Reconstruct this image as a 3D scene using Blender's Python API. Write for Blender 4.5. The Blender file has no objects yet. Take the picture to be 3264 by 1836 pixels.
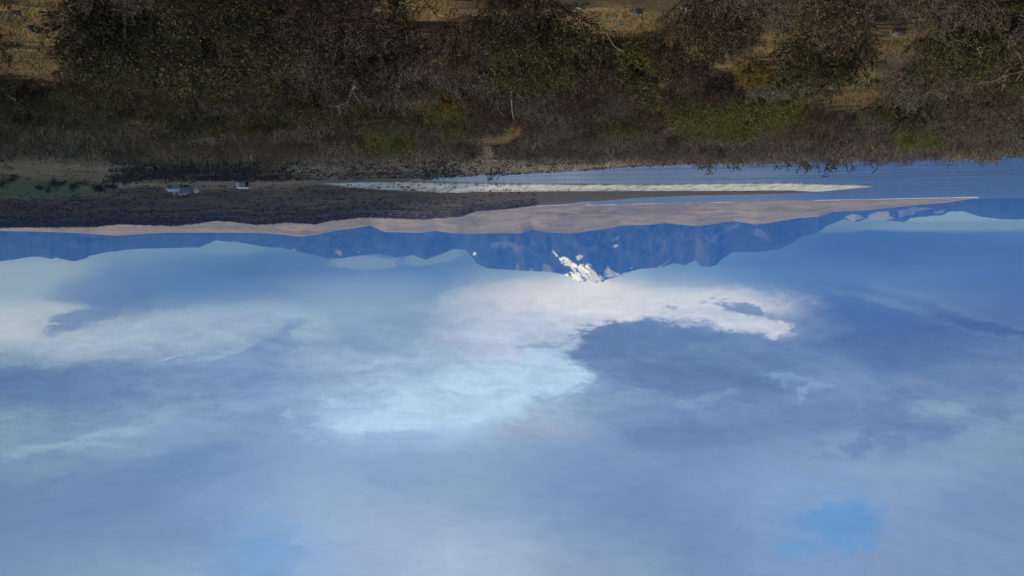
import bpy, math, random
import numpy as np
from mathutils import Matrix, Vector
R = math.radians
SC = bpy.context.scene
COL = SC.collection
rng = np.random.default_rng(11)
random.seed(11)

# ------------------------------------------------------------------ camera
# the phone was held upside down: the world is built upright and the camera is rolled by about 180 degrees
F_PX, CX, CY = 2716.0, 1632.0, 918.0
CAM_Z = 20.0
PITCH, ROLL = R(5.31), R(-1.04)
Fv = np.array([0, math.cos(PITCH), math.sin(PITCH)])
R0 = np.array([1.0, 0, 0]); U0 = np.array([0, -math.sin(PITCH), math.cos(PITCH)])
Rc = -(math.cos(ROLL)*R0 + math.sin(ROLL)*U0)
Uc = -(math.cos(ROLL)*U0 - math.sin(ROLL)*R0)
cam_data = bpy.data.cameras.new('camera')
cam = bpy.data.objects.new('camera', cam_data); COL.objects.link(cam)
cam_data.sensor_width = 36.0
cam_data.lens = 36.0*F_PX/3264.0
cam_data.clip_start = 0.1; cam_data.clip_end = 90000
M = Matrix.Identity(4)
for i in range(3):
    M[i][0] = Rc[i]; M[i][1] = Uc[i]; M[i][2] = -Fv[i]
M[2][3] = CAM_Z
cam.matrix_world = M
SC.camera = cam

def ray(px, py):
    d = Fv + ((px-CX)/F_PX)*Rc + ((CY-py)/F_PX)*Uc
    return d/np.linalg.norm(d)
def azel(px, py):
    d = ray(px, py)
    return math.atan2(d[0], d[1]), math.asin(d[2])
def project(P):
    """world points (n,3) -> photo pixels (n,2)"""
    P = np.atleast_2d(P) - np.array([0, 0, CAM_Z])
    w = P @ Fv
    w = np.where(np.abs(w) < 1e-6, 1e-6, w)
    return np.stack([CX + F_PX*(P @ Rc)/w, CY - F_PX*(P @ Uc)/w], 1), w
def hor(px): return 695.0 - 0.0181*np.asarray(px, float)      # horizon row at a column

# ------------------------------------------------------------------ light and air
SUN_AZ, SUN_EL = R(78), R(36)
SUN_STRENGTH = 3.4
HAZE_D = 5.2e-5
HAZE_C = np.array([0.07, 0.27, 1.0])
HAZE_SRC = np.array([0.30, 0.41, 0.45])
BOX = dict(x=16000.0, y0=-6000.0, y1=22000.0, z0=-6.0, z1=1900.0)

sun_data = bpy.data.lights.new('sun', 'SUN')
sun_data.energy = SUN_STRENGTH; sun_data.angle = R(0.5); sun_data.color = (1.0, 0.94, 0.85)
sun = bpy.data.objects.new('sun', sun_data); COL.objects.link(sun)
sd = Vector((math.sin(SUN_AZ)*math.cos(SUN_EL), math.cos(SUN_AZ)*math.cos(SUN_EL), math.sin(SUN_EL)))
sun.rotation_euler = sd.to_track_quat('Z', 'Y').to_euler()

SC.view_settings.view_transform = 'Standard'
SC.view_settings.look = 'None'
SC.view_settings.exposure = 0.0
SC.view_settings.gamma = 1.0
SC.view_settings.use_curve_mapping = False
SC.render.engine = 'CYCLES'
SC.cycles.use_denoising = True
SC.cycles.use_adaptive_sampling = True
SC.cycles.adaptive_threshold = 0.01
SC.cycles.max_bounces = 6
SC.cycles.diffuse_bounces = 2
SC.cycles.glossy_bounces = 2
SC.cycles.transmission_bounces = 2
SC.cycles.transparent_max_bounces = 6
SC.cycles.volume_bounces = 2
SC.cycles.sample_clamp_indirect = 4.0

# ------------------------------------------------------------------ sky
def s2l(c):
    c = np.asarray(c, float)/255.0
    return np.where(c <= 0.04045, c/12.92, ((c+0.055)/1.055)**2.4)

SKY_X = [204*i for i in range(17)]
SKY_ROWS = [  # (elevation row, cloud colours met from one side of the view to the other)
(690, "110 145 180,110 145 180,110 145 180,105 140 178,105 140 178,95 135 178,95 135 178,95 135 178,95 135 178,95 135 178,95 135 178,95 135 178,90 130 176,82 126 172,82 126 172,82 126 172,82 126 172"),
(740, "120 150 184,120 150 184,115 148 182,115 150 184,110 148 184,95 134 178,95 134 178,95 134 178,95 134 178,95 134 178,95 134 178,90 132 178,76 122 176,64 107 164,64 107 164,70 112 165,76 118 170"),
(800, "108 142 178,115 148 182,112 143 178,96 134 178,82 124 174,80 120 172,82 122 172,84 124 174,96 134 178,110 145 182,118 148 184,92 136 180,75 120 175,62 105 162,65 108 165,68 110 168,65 105 165"),
(860, "140 160 182,140 160 185,100 137 178,78 120 175,75 117 170,85 122 172,90 128 175,82 122 172,112 142 178,150 170 192,100 138 180,82 125 178,76 120 174,85 125 175,70 112 168,75 115 170,70 112 168"),
(920, "135 160 185,135 158 184,88 125 175,88 127 178,95 131 178,118 148 185,120 150 185,110 143 180,158 173 192,205 207 212,175 188 205,150 170 195,102 138 182,75 115 170,100 132 178,88 122 172,72 110 168"),
(980, "150 175 200,140 165 190,98 130 175,115 148 185,128 157 189,130 158 190,132 158 188,138 160 190,180 186 201,208 210 218,202 210 221,192 202 216,110 138 182,72 110 165,80 115 168,95 128 172,85 118 168"),
(1040, "182 194 206,150 165 188,150 172 198,155 175 200,155 177 205,150 170 198,125 155 190,150 168 198,178 188 207,185 195 212,130 155 190,125 150 190,180 195 215,80 115 168,75 110 165,68 100 155,85 118 165"),
(1100, "150 172 195,160 175 200,145 167 195,145 170 200,112 141 182,150 170 200,128 155 192,160 175 202,179 194 217,115 142 182,100 130 175,100 130 175,112 139 179,82 115 165,82 115 165,85 115 165,95 125 172"),
(1160, "100 132 175,105 135 178,110 140 182,120 150 190,120 146 190,155 175 205,150 175 210,150 175 205,178 199 225,135 160 195,110 138 182,105 133 178,112 145 190,95 128 175,85 118 168,100 130 175,110 138 178"),
(1220, "92 126 175,92 126 175,105 137 185,115 147 190,117 145 190,130 155 195,155 178 210,175 205 230,180 211 235,150 180 215,108 135 180,110 140 182,107 137 180,130 160 195,115 142 182,98 128 172,110 138 180"),
(1290, "105 135 178,100 132 178,115 148 190,125 155 190,127 155 196,150 180 215,170 205 232,178 208 233,181 211 235,130 155 192,122 150 192,125 155 195,118 147 188,120 148 190,105 132 178,115 142 182,115 145 180"),
(1360, "130 160 190,120 150 190,135 165 198,125 155 195,120 150 192,150 175 215,160 194 227,168 202 233,155 170 203,145 165 200,110 140 185,108 135 182,112 141 182,125 152 192,105 132 178,130 155 192,125 150 185"),
(1440, "120 155 190,125 155 190,128 158 190,108 140 188,125 152 196,135 162 205,140 165 205,138 165 205,132 160 198,122 150 195,125 152 192,115 142 188,124 151 192,130 155 195,120 148 188,128 155 190,120 150 182"),
(1530, "108 140 185,112 142 188,105 135 182,112 145 188,130 158 200,150 172 208,130 157 202,140 165 202,129 156 194,122 150 195,115 142 187,122 150 195,130 160 205,135 162 205,140 165 200,132 155 195,115 142 185"),
(1630, "108 140 182,110 140 185,112 140 182,125 150 195,133 163 210,150 175 210,150 172 208,145 167 203,134 160 202,122 148 192,112 140 185,118 145 192,128 157 202,110 152 208,130 155 198,118 142 188,118 145 185"),
(1730, "115 142 182,115 143 185,122 150 190,115 145 190,128 163 211,145 172 212,155 175 212,165 185 215,155 175 207,130 155 195,125 152 192,112 138 182,125 152 196,110 150 206,125 152 192,125 152 192,120 148 185"),
(1836, "118 145 185,128 155 190,142 165 198,140 165 205,113 155 211,150 175 215,150 172 210,165 185 215,158 178 209,140 160 195,140 162 195,120 145 190,125 152 202,135 155 200,128 150 190,122 148 190,118 150 190"),
]
SKY_T = np.array([[[int(v) for v in t.split()] for t in row[1].split(',')] for row in SKY_ROWS], float)
SKY_Y = np.array([r[0] for r in SKY_ROWS], float)

def haze_T(az, el):
    """share of the sky's light that gets through the air in a direction"""
    d = np.array([math.sin(az)*math.cos(el), math.cos(az)*math.cos(el), math.sin(el)])
    t = 1e9
    if d[2] > 1e-6: t = min(t, (BOX['z1']-CAM_Z)/d[2])
    if d[1] > 1e-6: t = min(t, BOX['y1']/d[1])
    if abs(d[0]) > 1e-6: t = min(t, BOX['x']/abs(d[0]))
    return np.exp(-HAZE_D*HAZE_C*t)
def tone(c):
    c = np.asarray(c, float); k = min(max((c[1]-105)/45.0, 0), 1)
    return c*(np.array([0.94, 0.93, 0.92])*(1-k) + np.array([1.0, 0.995, 0.955 + 0.03*min(max((c[1]-165)/35.0, 0), 1)])*k)
def behind_haze(lin, az, el):
    T = haze_T(az, el)
    return np.clip((lin - (1-T)*HAZE_SRC)/T, 0.0, 3.0)
def sky_colour(az, el):
    d = np.array([math.sin(az)*math.cos(el), math.cos(az)*math.cos(el), math.sin(el)])
    w = d @ Fv
    px = CX + F_PX*(d @ Rc)/w; py = CY - F_PX*(d @ Uc)/w
    fx = min(max(px/204.0, 0), 15.999); i = int(fx); fx -= i
    py = min(max(py, SKY_Y[0]), SKY_Y[-1])
    j = min(int(np.searchsorted(SKY_Y, py, 'right'))-1, len(SKY_Y)-2)
    fy = (py-SKY_Y[j])/(SKY_Y[j+1]-SKY_Y[j])
    c = (SKY_T[j, i]*(1-fx)+SKY_T[j, i+1]*fx)*(1-fy) + (SKY_T[j+1, i]*(1-fx)+SKY_T[j+1, i+1]*fx)*fy
    return behind_haze(s2l(tone(c)), az, el)

world = bpy.data.worlds.new('World'); SC.world = world
world.use_nodes = True
world.cycles.sampling_method = 'MANUAL'; world.cycles.sample_map_resolution = 1024
NT = world.node_tree; NT.nodes.clear()
def N(t, **k):
    n = NT.nodes.new(t)
    for a, b in k.items(): setattr(n, a, b)
    return n
def L(a, b): NT.links.new(a, b)
def setin(n, i, v):
    if isinstance(v, (int, float)): n.inputs[i].default_value = v
    elif isinstance(v, tuple): n.inputs[i].default_value = v
    else: L(v, n.inputs[i])
def MA(op, a, b=0.0, c=0.0, clamp=False):
    n = N('ShaderNodeMath', operation=op, use_clamp=clamp)
    setin(n, 0, a); setin(n, 1, b); setin(n, 2, c)
    return n.outputs[0]
def SM(v, a, b):
    n = N('ShaderNodeMapRange', interpolation_type='SMOOTHSTEP')
    setin(n, 0, v); setin(n, 1, a); setin(n, 2, b)
    return n.outputs[0]
def LIN(v, a, b):
    n = N('ShaderNodeMapRange'); n.clamp = True
    setin(n, 0, v); setin(n, 1, a); setin(n, 2, b)
    return n.outputs[0]
def MIX(f, a, b, blend='MIX'):
    n = N('ShaderNodeMix', data_type='RGBA', blend_type=blend)
    setin(n, 0, f); setin(n, 6, a); setin(n, 7, b)
    return n.outputs[2]
def NOISE(vec, scale, detail=5.0, rough=0.55, dist=0.0):
    n = N('ShaderNodeTexNoise'); L(vec, n.inputs['Vector'])
    n.inputs['Scale'].default_value = scale; n.inputs['Detail'].default_value = detail
    n.inputs['Roughness'].default_value = rough; n.inputs['Distortion'].default_value = dist
    return n
tc = N('ShaderNodeTexCoord')
sep = N('ShaderNodeSeparateXYZ'); L(tc.outputs['Generated'], sep.inputs[0])
az0 = MA('ARCTAN2', sep.outputs[0], sep.outputs[1])
el0 = MA('ARCSINE', sep.outputs[2])
mp = N('ShaderNodeCombineXYZ'); L(az0, mp.inputs[0]); L(MA('MULTIPLY', el0, 2.4), mp.inputs[1])   # stretched sideways as clouds are
n1 = NOISE(mp.outputs[0], 11.0, 7.0, 0.6, 0.4)
sp1 = N('ShaderNodeSeparateColor'); L(n1.outputs['Color'], sp1.inputs[0])
n2 = NOISE(mp.outputs[0], 42.0, 6.0, 0.62, 0.6)
sp2 = N('ShaderNodeSeparateColor'); L(n2.outputs['Color'], sp2.inputs[0])
def warp(base, a, b, k1, k2):
    return MA('ADD', base, MA('ADD', MA('MULTIPLY', MA('SUBTRACT', a, 0.5), k1), MA('MULTIPLY', MA('SUBTRACT', b, 0.5), k2)))
azw = warp(az0, sp1.outputs[0], sp2.outputs[0], 0.10, 0.034)
up = SM(el0, 0.06, 0.14)
elw = MA('ADD', el0, MA('MULTIPLY', up, MA('ADD', MA('MULTIPLY', MA('SUBTRACT', sp1.outputs[1], 0.5), 0.034), MA('MULTIPLY', MA('SUBTRACT', sp2.outputs[1], 0.5), 0.016))))
A_MAX = R(36)
uu = MA('DIVIDE', MA('ADD', azw, A_MAX), 2*A_MAX, clamp=True)
EL_ROWS = [R(e) for e in (-0.2, 0.8, 1.8, 2.8, 3.8, 4.8, 5.8, 6.8, 7.8, 8.8, 9.8, 10.9, 12.0, 13.2, 14.6, 16.2, 18.0, 20.0, 22.2, 24.6)]
cur = None
for k, e in enumerate(EL_ROWS):
    rp = N('ShaderNodeValToRGB'); L(uu, rp.inputs[0])
    cr = rp.color_ramp; cr.interpolation = 'LINEAR'
    n_st = 31
    for q in range(n_st):
        a = -A_MAX + 2*A_MAX*q/(n_st-1)
        c = sky_colour(a, e)
        if q == 0: s = cr.elements[0]; s.position = 0.0
        elif q == n_st-1: s = cr.elements[len(cr.elements)-1]; s.position = 1.0
        else: s = cr.elements.new(q/(n_st-1))
        s.color = (c[0], c[1], c[2], 1)
    if cur is None: cur = rp.outputs[0]
    else: cur = MIX(SM(elw, EL_ROWS[k-1], e) if False else LIN(elw, EL_ROWS[k-1], e), cur, rp.outputs[0])
# cloud banks and openings with crisp, torn edges: photo column and row of the middle, half sizes, colour, edge width, amount
BANKS = [
 # the white bank round the peak, the dark cloud over it and the pale opening beside it
 (1800, 955, 300, 62, (206, 210, 216), 1.2, .75, 0),
 (2150, 1005, 380, 72, (203, 209, 219), .9, .8, 4),
 (1690, 1075, 190, 75, (178, 193, 216), 1.1, .65, 0),
 (2330, 1235, 420, 125, (110, 139, 182), .9, .8, 0),
 (1430, 1283, 400, 66, (176, 206, 231), .5, .95, 8),
 (1755, 1185, 115, 80, (177, 203, 228), .7, .85, 0),
 (2190, 1140, 365, 112, (102, 132, 177), .38, .96, -4),
 (2070, 1085, 245, 52, (97, 127, 173), .35, .85, -2),
 (2180, 1175, 240, 26, (92, 122, 168), 1.2, .5, -8),
 (1960, 1270, 170, 24, (134, 159, 193), 1.0, .55, 6), (2230, 1268, 130, 12, (134, 160, 196), 1.1, .5, 12),
 (1580, 1020, 170, 26, (170, 186, 208), 1.2, .5, -4), (1500, 980, 90, 20, (158, 176, 200), 1.2, .5, 0),
 (2555, 1215, 42, 12, (128, 158, 200), 1.2, .6, 20), (2590, 1262, 30, 12, (136, 166, 205), .9, .7, 40), (2640, 1232, 26, 16, (132, 160, 200), 1.0, .6, 0),
 (2290, 1100, 200, 18, (112, 141, 184), 1.2, .5, 10), (2060, 1150, 150, 14, (110, 139, 182), 1.2, .5, 4),
 (2320, 1005, 120, 14, (170, 185, 208), 1.0, .5, -6),
 # soft broad banks first
 (60, 1030, 190, 56, (180, 191, 202), 1.3, .5, 0),
 (90, 905, 180, 50, (140, 161, 184), 1.4, .5, 0),
 (520, 1065, 330, 55, (160, 180, 205), 1.2, .6, 3),
 (760, 1010, 200, 40, (146, 170, 198), 1.2, .5, 0),
 (1180, 1092, 150, 34, (124, 152, 190), 1.2, .6, 6),
 (380, 920, 160, 50, (86, 124, 174), 1.3, .6, 0),
 (2600, 1010, 180, 40, (74, 112, 167), 1.2, .5, 10),
 # gaps of clear air between ridge and cloud
 (2960, 704, 330, 30, (108, 140, 172), .7, .95, -1), (3020, 690, 220, 14, (122, 153, 180), .7, .8, 0), (2680, 722, 110, 16, (98, 131, 166), .9, .8, 5),
 (1150, 838, 120, 22, (112, 141, 174), .5, .9, -2), (1390, 822, 95, 24, (108, 138, 172), .5, .85, 6), (730, 790, 100, 22, (104, 141, 172), 1.1, .75, 0),
 # crisper ones
 (1120, 1310, 130, 34, (160, 192, 226), 1.0, .8, 8),
 (2420, 1036, 80, 22, (203, 209, 218), 1.1, .7, -32),
 (2385, 985, 74, 18, (100, 131, 175), .8, .85, -8),
 (2480, 1042, 46, 24, (206, 211, 219), .9, .8, -25),
 (2500, 1098, 40, 9, (100, 128, 172), .7, .8, -5),
 (1735, 1098, 62, 12, (140, 160, 195), .8, .75, 3),
 (2490, 1195, 62, 16, (126, 162, 208), 1.2, .65, -4),
 (2125, 992, 26, 7, (150, 165, 192), .7, .8, 4),
 (2260, 968, 20, 6, (150, 168, 196), .8, .7, 4), (2290, 955, 14, 6, (140, 160, 192), .8, .7, -10),
 (290, 1000, 110, 24, (98, 130, 177), .9, .75, 24),
 (950, 1055, 60, 26, (112, 142, 184), 1.0, .7, 20),
 (900, 1105, 90, 14, (112, 141, 184), 1.0, .6, 0),
 (545, 1141, 42, 5, (165, 192, 228), .9, .7, 8),
 (690, 1125, 120, 8, (150, 174, 204), 1.0, .6, 10),
 (1180, 1165, 110, 12, (166, 188, 218), 1.2, .6, 6), (1340, 1150, 80, 14, (168, 190, 220), 1.2, .6, 8),
 (1330, 1180, 70, 16, (140, 163, 200), 1.0, .5, -20),
 (2700, 1675, 78, 58, (98, 149, 208), 1.2, .8, 10), (2640, 1640, 60, 30, (100, 152, 211), 1.2, .6, 30),
 (2530, 1745, 60, 26, (106, 155, 211), 1.1, .7, 5), (2760, 1720, 60, 24, (104, 152, 208), 1.1, .6, 30),
 (870, 1740, 90, 40, (114, 158, 213), 1.4, .6, -10), (840, 1655, 60, 20, (122, 162, 214), 1.4, .5, 0),
 (2795, 1350, 60, 56, (102, 131, 177), .9, .75, 25), (2740, 1420, 34, 40, (106, 134, 180), .9, .7, -15), (2830, 1410, 34, 30, (110, 138, 182), .9, .6, 10),
 (2950, 1365, 85, 22, (103, 132, 176), .9, .7, 8), (2880, 1290, 50, 40, (104, 132, 178), 1.0, .7, 0),
 (3190, 1315, 62, 22, (106, 134, 176), 1.0, .65, 5), (3060, 1275, 110, 8, (112, 138, 176), 1.0, .6, 6),
 (3000, 1300, 80, 14, (138, 164, 192), 1.1, .6, 6),
 (2560, 1340, 130, 45, (106, 135, 180), 1.1, .55, 5), (2640, 1460, 50, 10, (118, 142, 184), 1.0, .6, -10),
 (2210, 1385, 200, 36, (106, 134, 180), 1.0, .65, 4), (2120, 1420, 150, 20, (112, 140, 184), 1.0, .5, 2),
 (910, 1320, 26, 14, (170, 190, 214), .9, .65, 0), (1010, 1362, 60, 12, (160, 190, 226), 1.0, .6, 4), (1090, 1340, 40, 10, (162, 194, 228), 1.0, .6, 0),
 (350, 1378, 130, 13, (150, 178, 208), 1.3, .6, 6), (200, 1425, 140, 13, (150, 177, 206), 1.3, .55, -4), (520, 1318, 120, 14, (140, 168, 200), 1.4, .5, 8),
 (760, 1300, 90, 12, (138, 164, 206), 1.3, .5, 6), (560, 1400, 200, 18, (132, 160, 196), 1.4, .4, 2),
 (420, 1480, 260, 26, (106, 137, 182), 1.4, .5, 0), (150, 1500, 160, 14, (128, 157, 192), 1.4, .45, -4),
 (1885, 915, 70, 26, (216, 215, 217), 1.2, .75, 0),
 (2930, 1000, 210, 13, (106, 137, 180), 1.3, .65, -16), (3050, 985, 160, 10, (98, 130, 175), 1.4, .5, -18),
 (3120, 1042, 160, 16, (66, 98, 152), 1.0, .65, -10), (2850, 925, 110, 12, (98, 132, 176), 1.4, .5, -10),
]
rag = NOISE(mp.outputs[0], 30.0, 9.0, 0.68, 0.3)
rag2 = NOISE(mp.outputs[0], 95.0, 8.0, 0.7, 0.6)
ragf = MA('MULTIPLY', MA('SUBTRACT', rag2.outputs['Fac'], 0.5), MA('ADD', 0.15, MA('MULTIPLY', up, 0.85)))
ragv = MA('MULTIPLY', MA('SUBTRACT', rag.outputs['Fac'], 0.5), MA('ADD', 0.25, MA('MULTIPLY', up, 0.95)))
for (px, py, rx, ry, c, ew, amt, tilt) in BANKS:
    a, e = azel(px, py)
    ca, sa = math.cos(R(tilt)), math.sin(R(tilt))
    # photo x runs against azimuth, photo y with elevation
    dx = MA('SUBTRACT', a, azw); dy = MA('SUBTRACT', elw, e)
    X = MA('DIVIDE', MA('ADD', MA('MULTIPLY', dx, ca), MA('MULTIPLY', dy, -sa)), rx/F_PX)
    Y = MA('DIVIDE', MA('ADD', MA('MULTIPLY', dx, sa), MA('MULTIPLY', dy, ca)), ry/F_PX)
    r2 = MA('SQRT', MA('ADD', MA('MULTIPLY', X, X), MA('MULTIPLY', Y, Y)))
    r2 = MA('ADD', r2, MA('MULTIPLY', ragv, min(1.0, (70.0/math.sqrt(rx*ry))**0.8)))
    r2 = MA('ADD', r2, MA('MULTIPLY', ragf, min(1.4, 90.0/math.sqrt(rx*ry))))
    m = MA('MULTIPLY', SM(r2, 1.0+ew*0.4, 1.0-ew*0.4), amt)
    lc = behind_haze(s2l(tone(c)), a, e)
    cur = MIX(m, cur, (float(lc[0]), float(lc[1]), float(lc[2]), 1))
# fine wisps
mp3 = N('ShaderNodeCombineXYZ'); L(az0, mp3.inputs[0]); L(MA('ADD', MA('MULTIPLY', el0, 4.2), MA('MULTIPLY', az0, 0.45)), mp3.inputs[1])
w3 = NOISE(mp3.outputs[0], 13.0, 9.0, 0.66, 0.9)
w4 = NOISE(mp.outputs[0], 60.0, 8.0, 0.66, 0.9)
low_sky = MA('ADD', 0.35, MA('MULTIPLY', 0.65, SM(el0, R(17), R(11))))
t1 = MA('MULTIPLY', MA('SUBTRACT', SM(w3.outputs['Fac'], 0.30, 0.70), 0.5), 0.24)
t2 = MA('MULTIPLY', MA('SUBTRACT', SM(w4.outputs['Fac'], 0.34, 0.66), 0.5), 0.15)
br = MA('ADD', 1.0, MA('MULTIPLY', MA('MULTIPLY', MA('ADD', t1, t2), low_sky), up))
comb = N('ShaderNodeCombineColor')
for i in range(3): L(br, comb.inputs[i])
cur = MIX(1.0, cur, comb.outputs[0], 'MULTIPLY')
# overcast patches for the part of the sky the view does not reach
gen = NOISE(tc.outputs['Generated'], 3.0, 7.0, 0.6, 0.5)
rest_cloud = MIX(SM(gen.outputs['Fac'], 0.35, 0.68), (0.17, 0.34, 0.68, 1), (0.62, 0.68, 0.80, 1))
in_az = MA('MULTIPLY', SM(az0, -R(44), -R(35)), SM(az0, R(44), R(35)))
in_el = SM(el0, R(31), R(24))
view = MA('MULTIPLY', in_az, in_el)
cloud_col = MIX(view, rest_cloud, cur)
skyt = N('ShaderNodeTexSky', sky_type='NISHITA'); skyt.sun_disc = False
skyt.sun_elevation = SUN_EL; skyt.sun_rotation = SUN_AZ
bg1 = N('ShaderNodeBackground'); L(skyt.outputs[0], bg1.inputs[0]); bg1.inputs[1].default_value = 0.08
bg2 = N('ShaderNodeBackground'); L(cloud_col, bg2.inputs[0]); bg2.inputs[1].default_value = 1.0
mixs = N('ShaderNodeMixShader')
L(MA('MAXIMUM', view, SM(gen.outputs['Fac'], 0.42, 0.6)), mixs.inputs[0])
L(bg1.outputs[0], mixs.inputs[1]); L(bg2.outputs[0], mixs.inputs[2])
wo = N('ShaderNodeOutputWorld'); L(mixs.outputs[0], wo.inputs[0])

# ------------------------------------------------------------------ helpers
def tag(o, label=None, cat=None, group=None, kind=None):
    if label: o['label'] = label
    if cat: o['category'] = cat
    if group: o['group'] = group
    if kind: o['kind'] = kind
    return o
def mesh_data(name, V, Fq=None, Ft=None, mats=None, smooth=False, cols=None):
    """mesh from numpy quads and triangles; cols = per-vertex colour"""
    me = bpy.data.meshes.new(name)
    V = np.asarray(V, np.float32)
    nq = 0 if Fq is None else len(Fq); nt = 0 if Ft is None else len(Ft)
    loops = []
    if nq: loops.append(np.asarray(Fq, np.int32).ravel())
    if nt: loops.append(np.asarray(Ft, np.int32).ravel())
    lv = np.concatenate(loops)
    me.vertices.add(len(V)); me.vertices.foreach_set('co', V.ravel())
    me.loops.add(len(lv)); me.loops.foreach_set('vertex_index', lv)
    me.polygons.add(nq+nt)
    st = np.concatenate([np.arange(nq)*4, nq*4+np.arange(nt)*3]).astype(np.int32)
    me.polygons.foreach_set('loop_start', st)
    me.polygons.foreach_set('loop_total', np.concatenate([np.full(nq, 4), np.full(nt, 3)]).astype(np.int32))
    if smooth: me.polygons.foreach_set('use_smooth', np.ones(nq+nt, bool))
    if cols is not None:
        at = me.color_attributes.new('Col', 'FLOAT_COLOR', 'POINT')
        c4 = np.ones((len(V), 4), np.float32); c4[:, :3] = cols
        at.data.foreach_set('color', c4.ravel())
    for m in (mats or []): me.materials.append(m)
    me.update(calc_edges=True)
    return me
def link(name, me, parent=None, loc=(0, 0, 0), rz=0.0, scale=None):
    o = bpy.data.objects.new(name, me); COL.objects.link(o)
    o.location = loc; o.rotation_euler = (0, 0, rz)
    if scale is not None: o.scale = scale
    if parent: o.parent = parent
    return o

# value noise on a lattice
_perm = np.random.default_rng(5).random(65536).astype(np.float64)
def _h(ix, iy, s): return _perm[(ix*1619 + iy*31337 + s*6971) & 65535]
def vnoise(x, y, s=0):
    x = np.asarray(x, float); y = np.asarray(y, float)
    ix = np.floor(x).astype(np.int64); iy = np.floor(y).astype(np.int64)
    fx = x-ix; fy = y-iy
    fx = fx*fx*fx*(fx*(fx*6-15)+10); fy = fy*fy*fy*(fy*(fy*6-15)+10)
    a = _h(ix, iy, s)*(1-fx)+_h(ix+1, iy, s)*fx
    b = _h(ix, iy+1, s)*(1-fx)+_h(ix+1, iy+1, s)*fx
    return a*(1-fy)+b*fy
def fbm(x, y, o=5, s=0, g=0.5):
    v = 0; a = 1; t = 0
    for k in range(o):
        v = v + a*vnoise(x*2**k, y*2**k, s+k*7); t += a; a *= g
    return v/t - 0.5
def ridged(x, y, o=5, s=0, g=0.5):
    v = 0; a = 1; t = 0
    for k in range(o):
        v = v + a*(1-np.abs(2*vnoise(x*2**k, y*2**k, s+k*7)-1)); t += a; a *= g
    return v/t
def smooth(x, a, b):
    t = np.clip((x-a)/(b-a), 0, 1); return t*t*(3-2*t)

# ------------------------------------------------------------------ materials
def new_mat(name):
    m = bpy.data.materials.new(name); m.use_nodes = True
    nt = m.node_tree; b = nt.nodes['Principled BSDF']
    b.inputs['Specular IOR Level'].default_value = 0.2
    return m, nt, b
def nd(nt, t, **k):
    n = nt.nodes.new(t)
    for a, b in k.items(): setattr(n, a, b)
    return n
def mixc(nt, f, a, b, blend='MIX'):
    n = nd(nt, 'ShaderNodeMix', data_type='RGBA', blend_type=blend)
    for i, v in ((0, f), (6, a), (7, b)):
        if isinstance(v, (int, float)): n.inputs[i].default_value = v
        elif isinstance(v, tuple): n.inputs[i].default_value = v if len(v) == 4 else v+(1,)
        else: nt.links.new(v, n.inputs[i])
    return n.outputs[2]
def noise_n(nt, scale, detail=6, rough=0.6, vec=None, out='Fac'):
    n = nd(nt, 'ShaderNodeTexNoise')
    n.inputs['Scale'].default_value = scale; n.inputs['Detail'].default_value = detail; n.inputs['Roughness'].default_value = rough
    if vec is not None: nt.links.new(vec, n.inputs['Vector'])
    return n.outputs[out]
def rampf(nt, v, a, b, lo=0.0, hi=1.0):
    n = nd(nt, 'ShaderNodeMapRange'); n.clamp = True
    nt.links.new(v, n.inputs[0])
    for i, q in ((1, a), (2, b), (3, lo), (4, hi)): n.inputs[i].default_value = q
    return n.outputs[0]
def geo_pos(nt): return nd(nt, 'ShaderNodeNewGeometry').outputs['Position']
def attr_col(nt, name='Col'):
    n = nd(nt, 'ShaderNodeAttribute'); n.attribute_name = name
    return n.outputs['Color']
def grey(nt, v):
    c = nd(nt, 'ShaderNodeCombineColor')
    for i in range(3): nt.links.new(v, c.inputs[i])
    return c.outputs[0]

def plain_mat(name, col, rough=0.8, vary=0.25, scale=3.0, spec=0.2, metal=0.0):
    m, nt, b = new_mat(name)
    n = noise_n(nt, scale, 6, 0.65, geo_pos(nt))
    c = mixc(nt, 1.0, col, grey(nt, rampf(nt, n, 0.3, 0.7, 1-vary, 1+vary)), 'MULTIPLY')
    nt.links.new(c, b.inputs['Base Color'])
    b.inputs['Roughness'].default_value = rough; b.inputs['Specular IOR Level'].default_value = spec
    b.inputs['Metallic'].default_value = metal
    return m

def terrain_mat(name, scales, vary, rough=0.95, bump=None):
    """zone colour from the mesh, broken up by several sizes of patchiness"""
    m, nt, b = new_mat(name)
    pos = geo_pos(nt)
    c = attr_col(nt)
    for s, v in zip(scales, vary):
        n = noise_n(nt, s, 5, 0.65, pos)
        c = mixc(nt, 1.0, c, grey(nt, rampf(nt, n, 0.28, 0.72, 1-v, 1+v)), 'MULTIPLY')
    nt.links.new(c, b.inputs['Base Color'])
    b.inputs['Roughness'].default_value = rough; b.inputs['Specular IOR Level'].default_value = 0.05
    if bump:
        bn = nd(nt, 'ShaderNodeBump'); bn.inputs['Distance'].default_value = bump[1]; bn.inputs['Strength'].default_value = 0.8
        nt.links.new(noise_n(nt, bump[0], 6, 0.65, pos), bn.inputs['Height']); nt.links.new(bn.outputs[0], b.inputs['Normal'])
    return m

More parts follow.
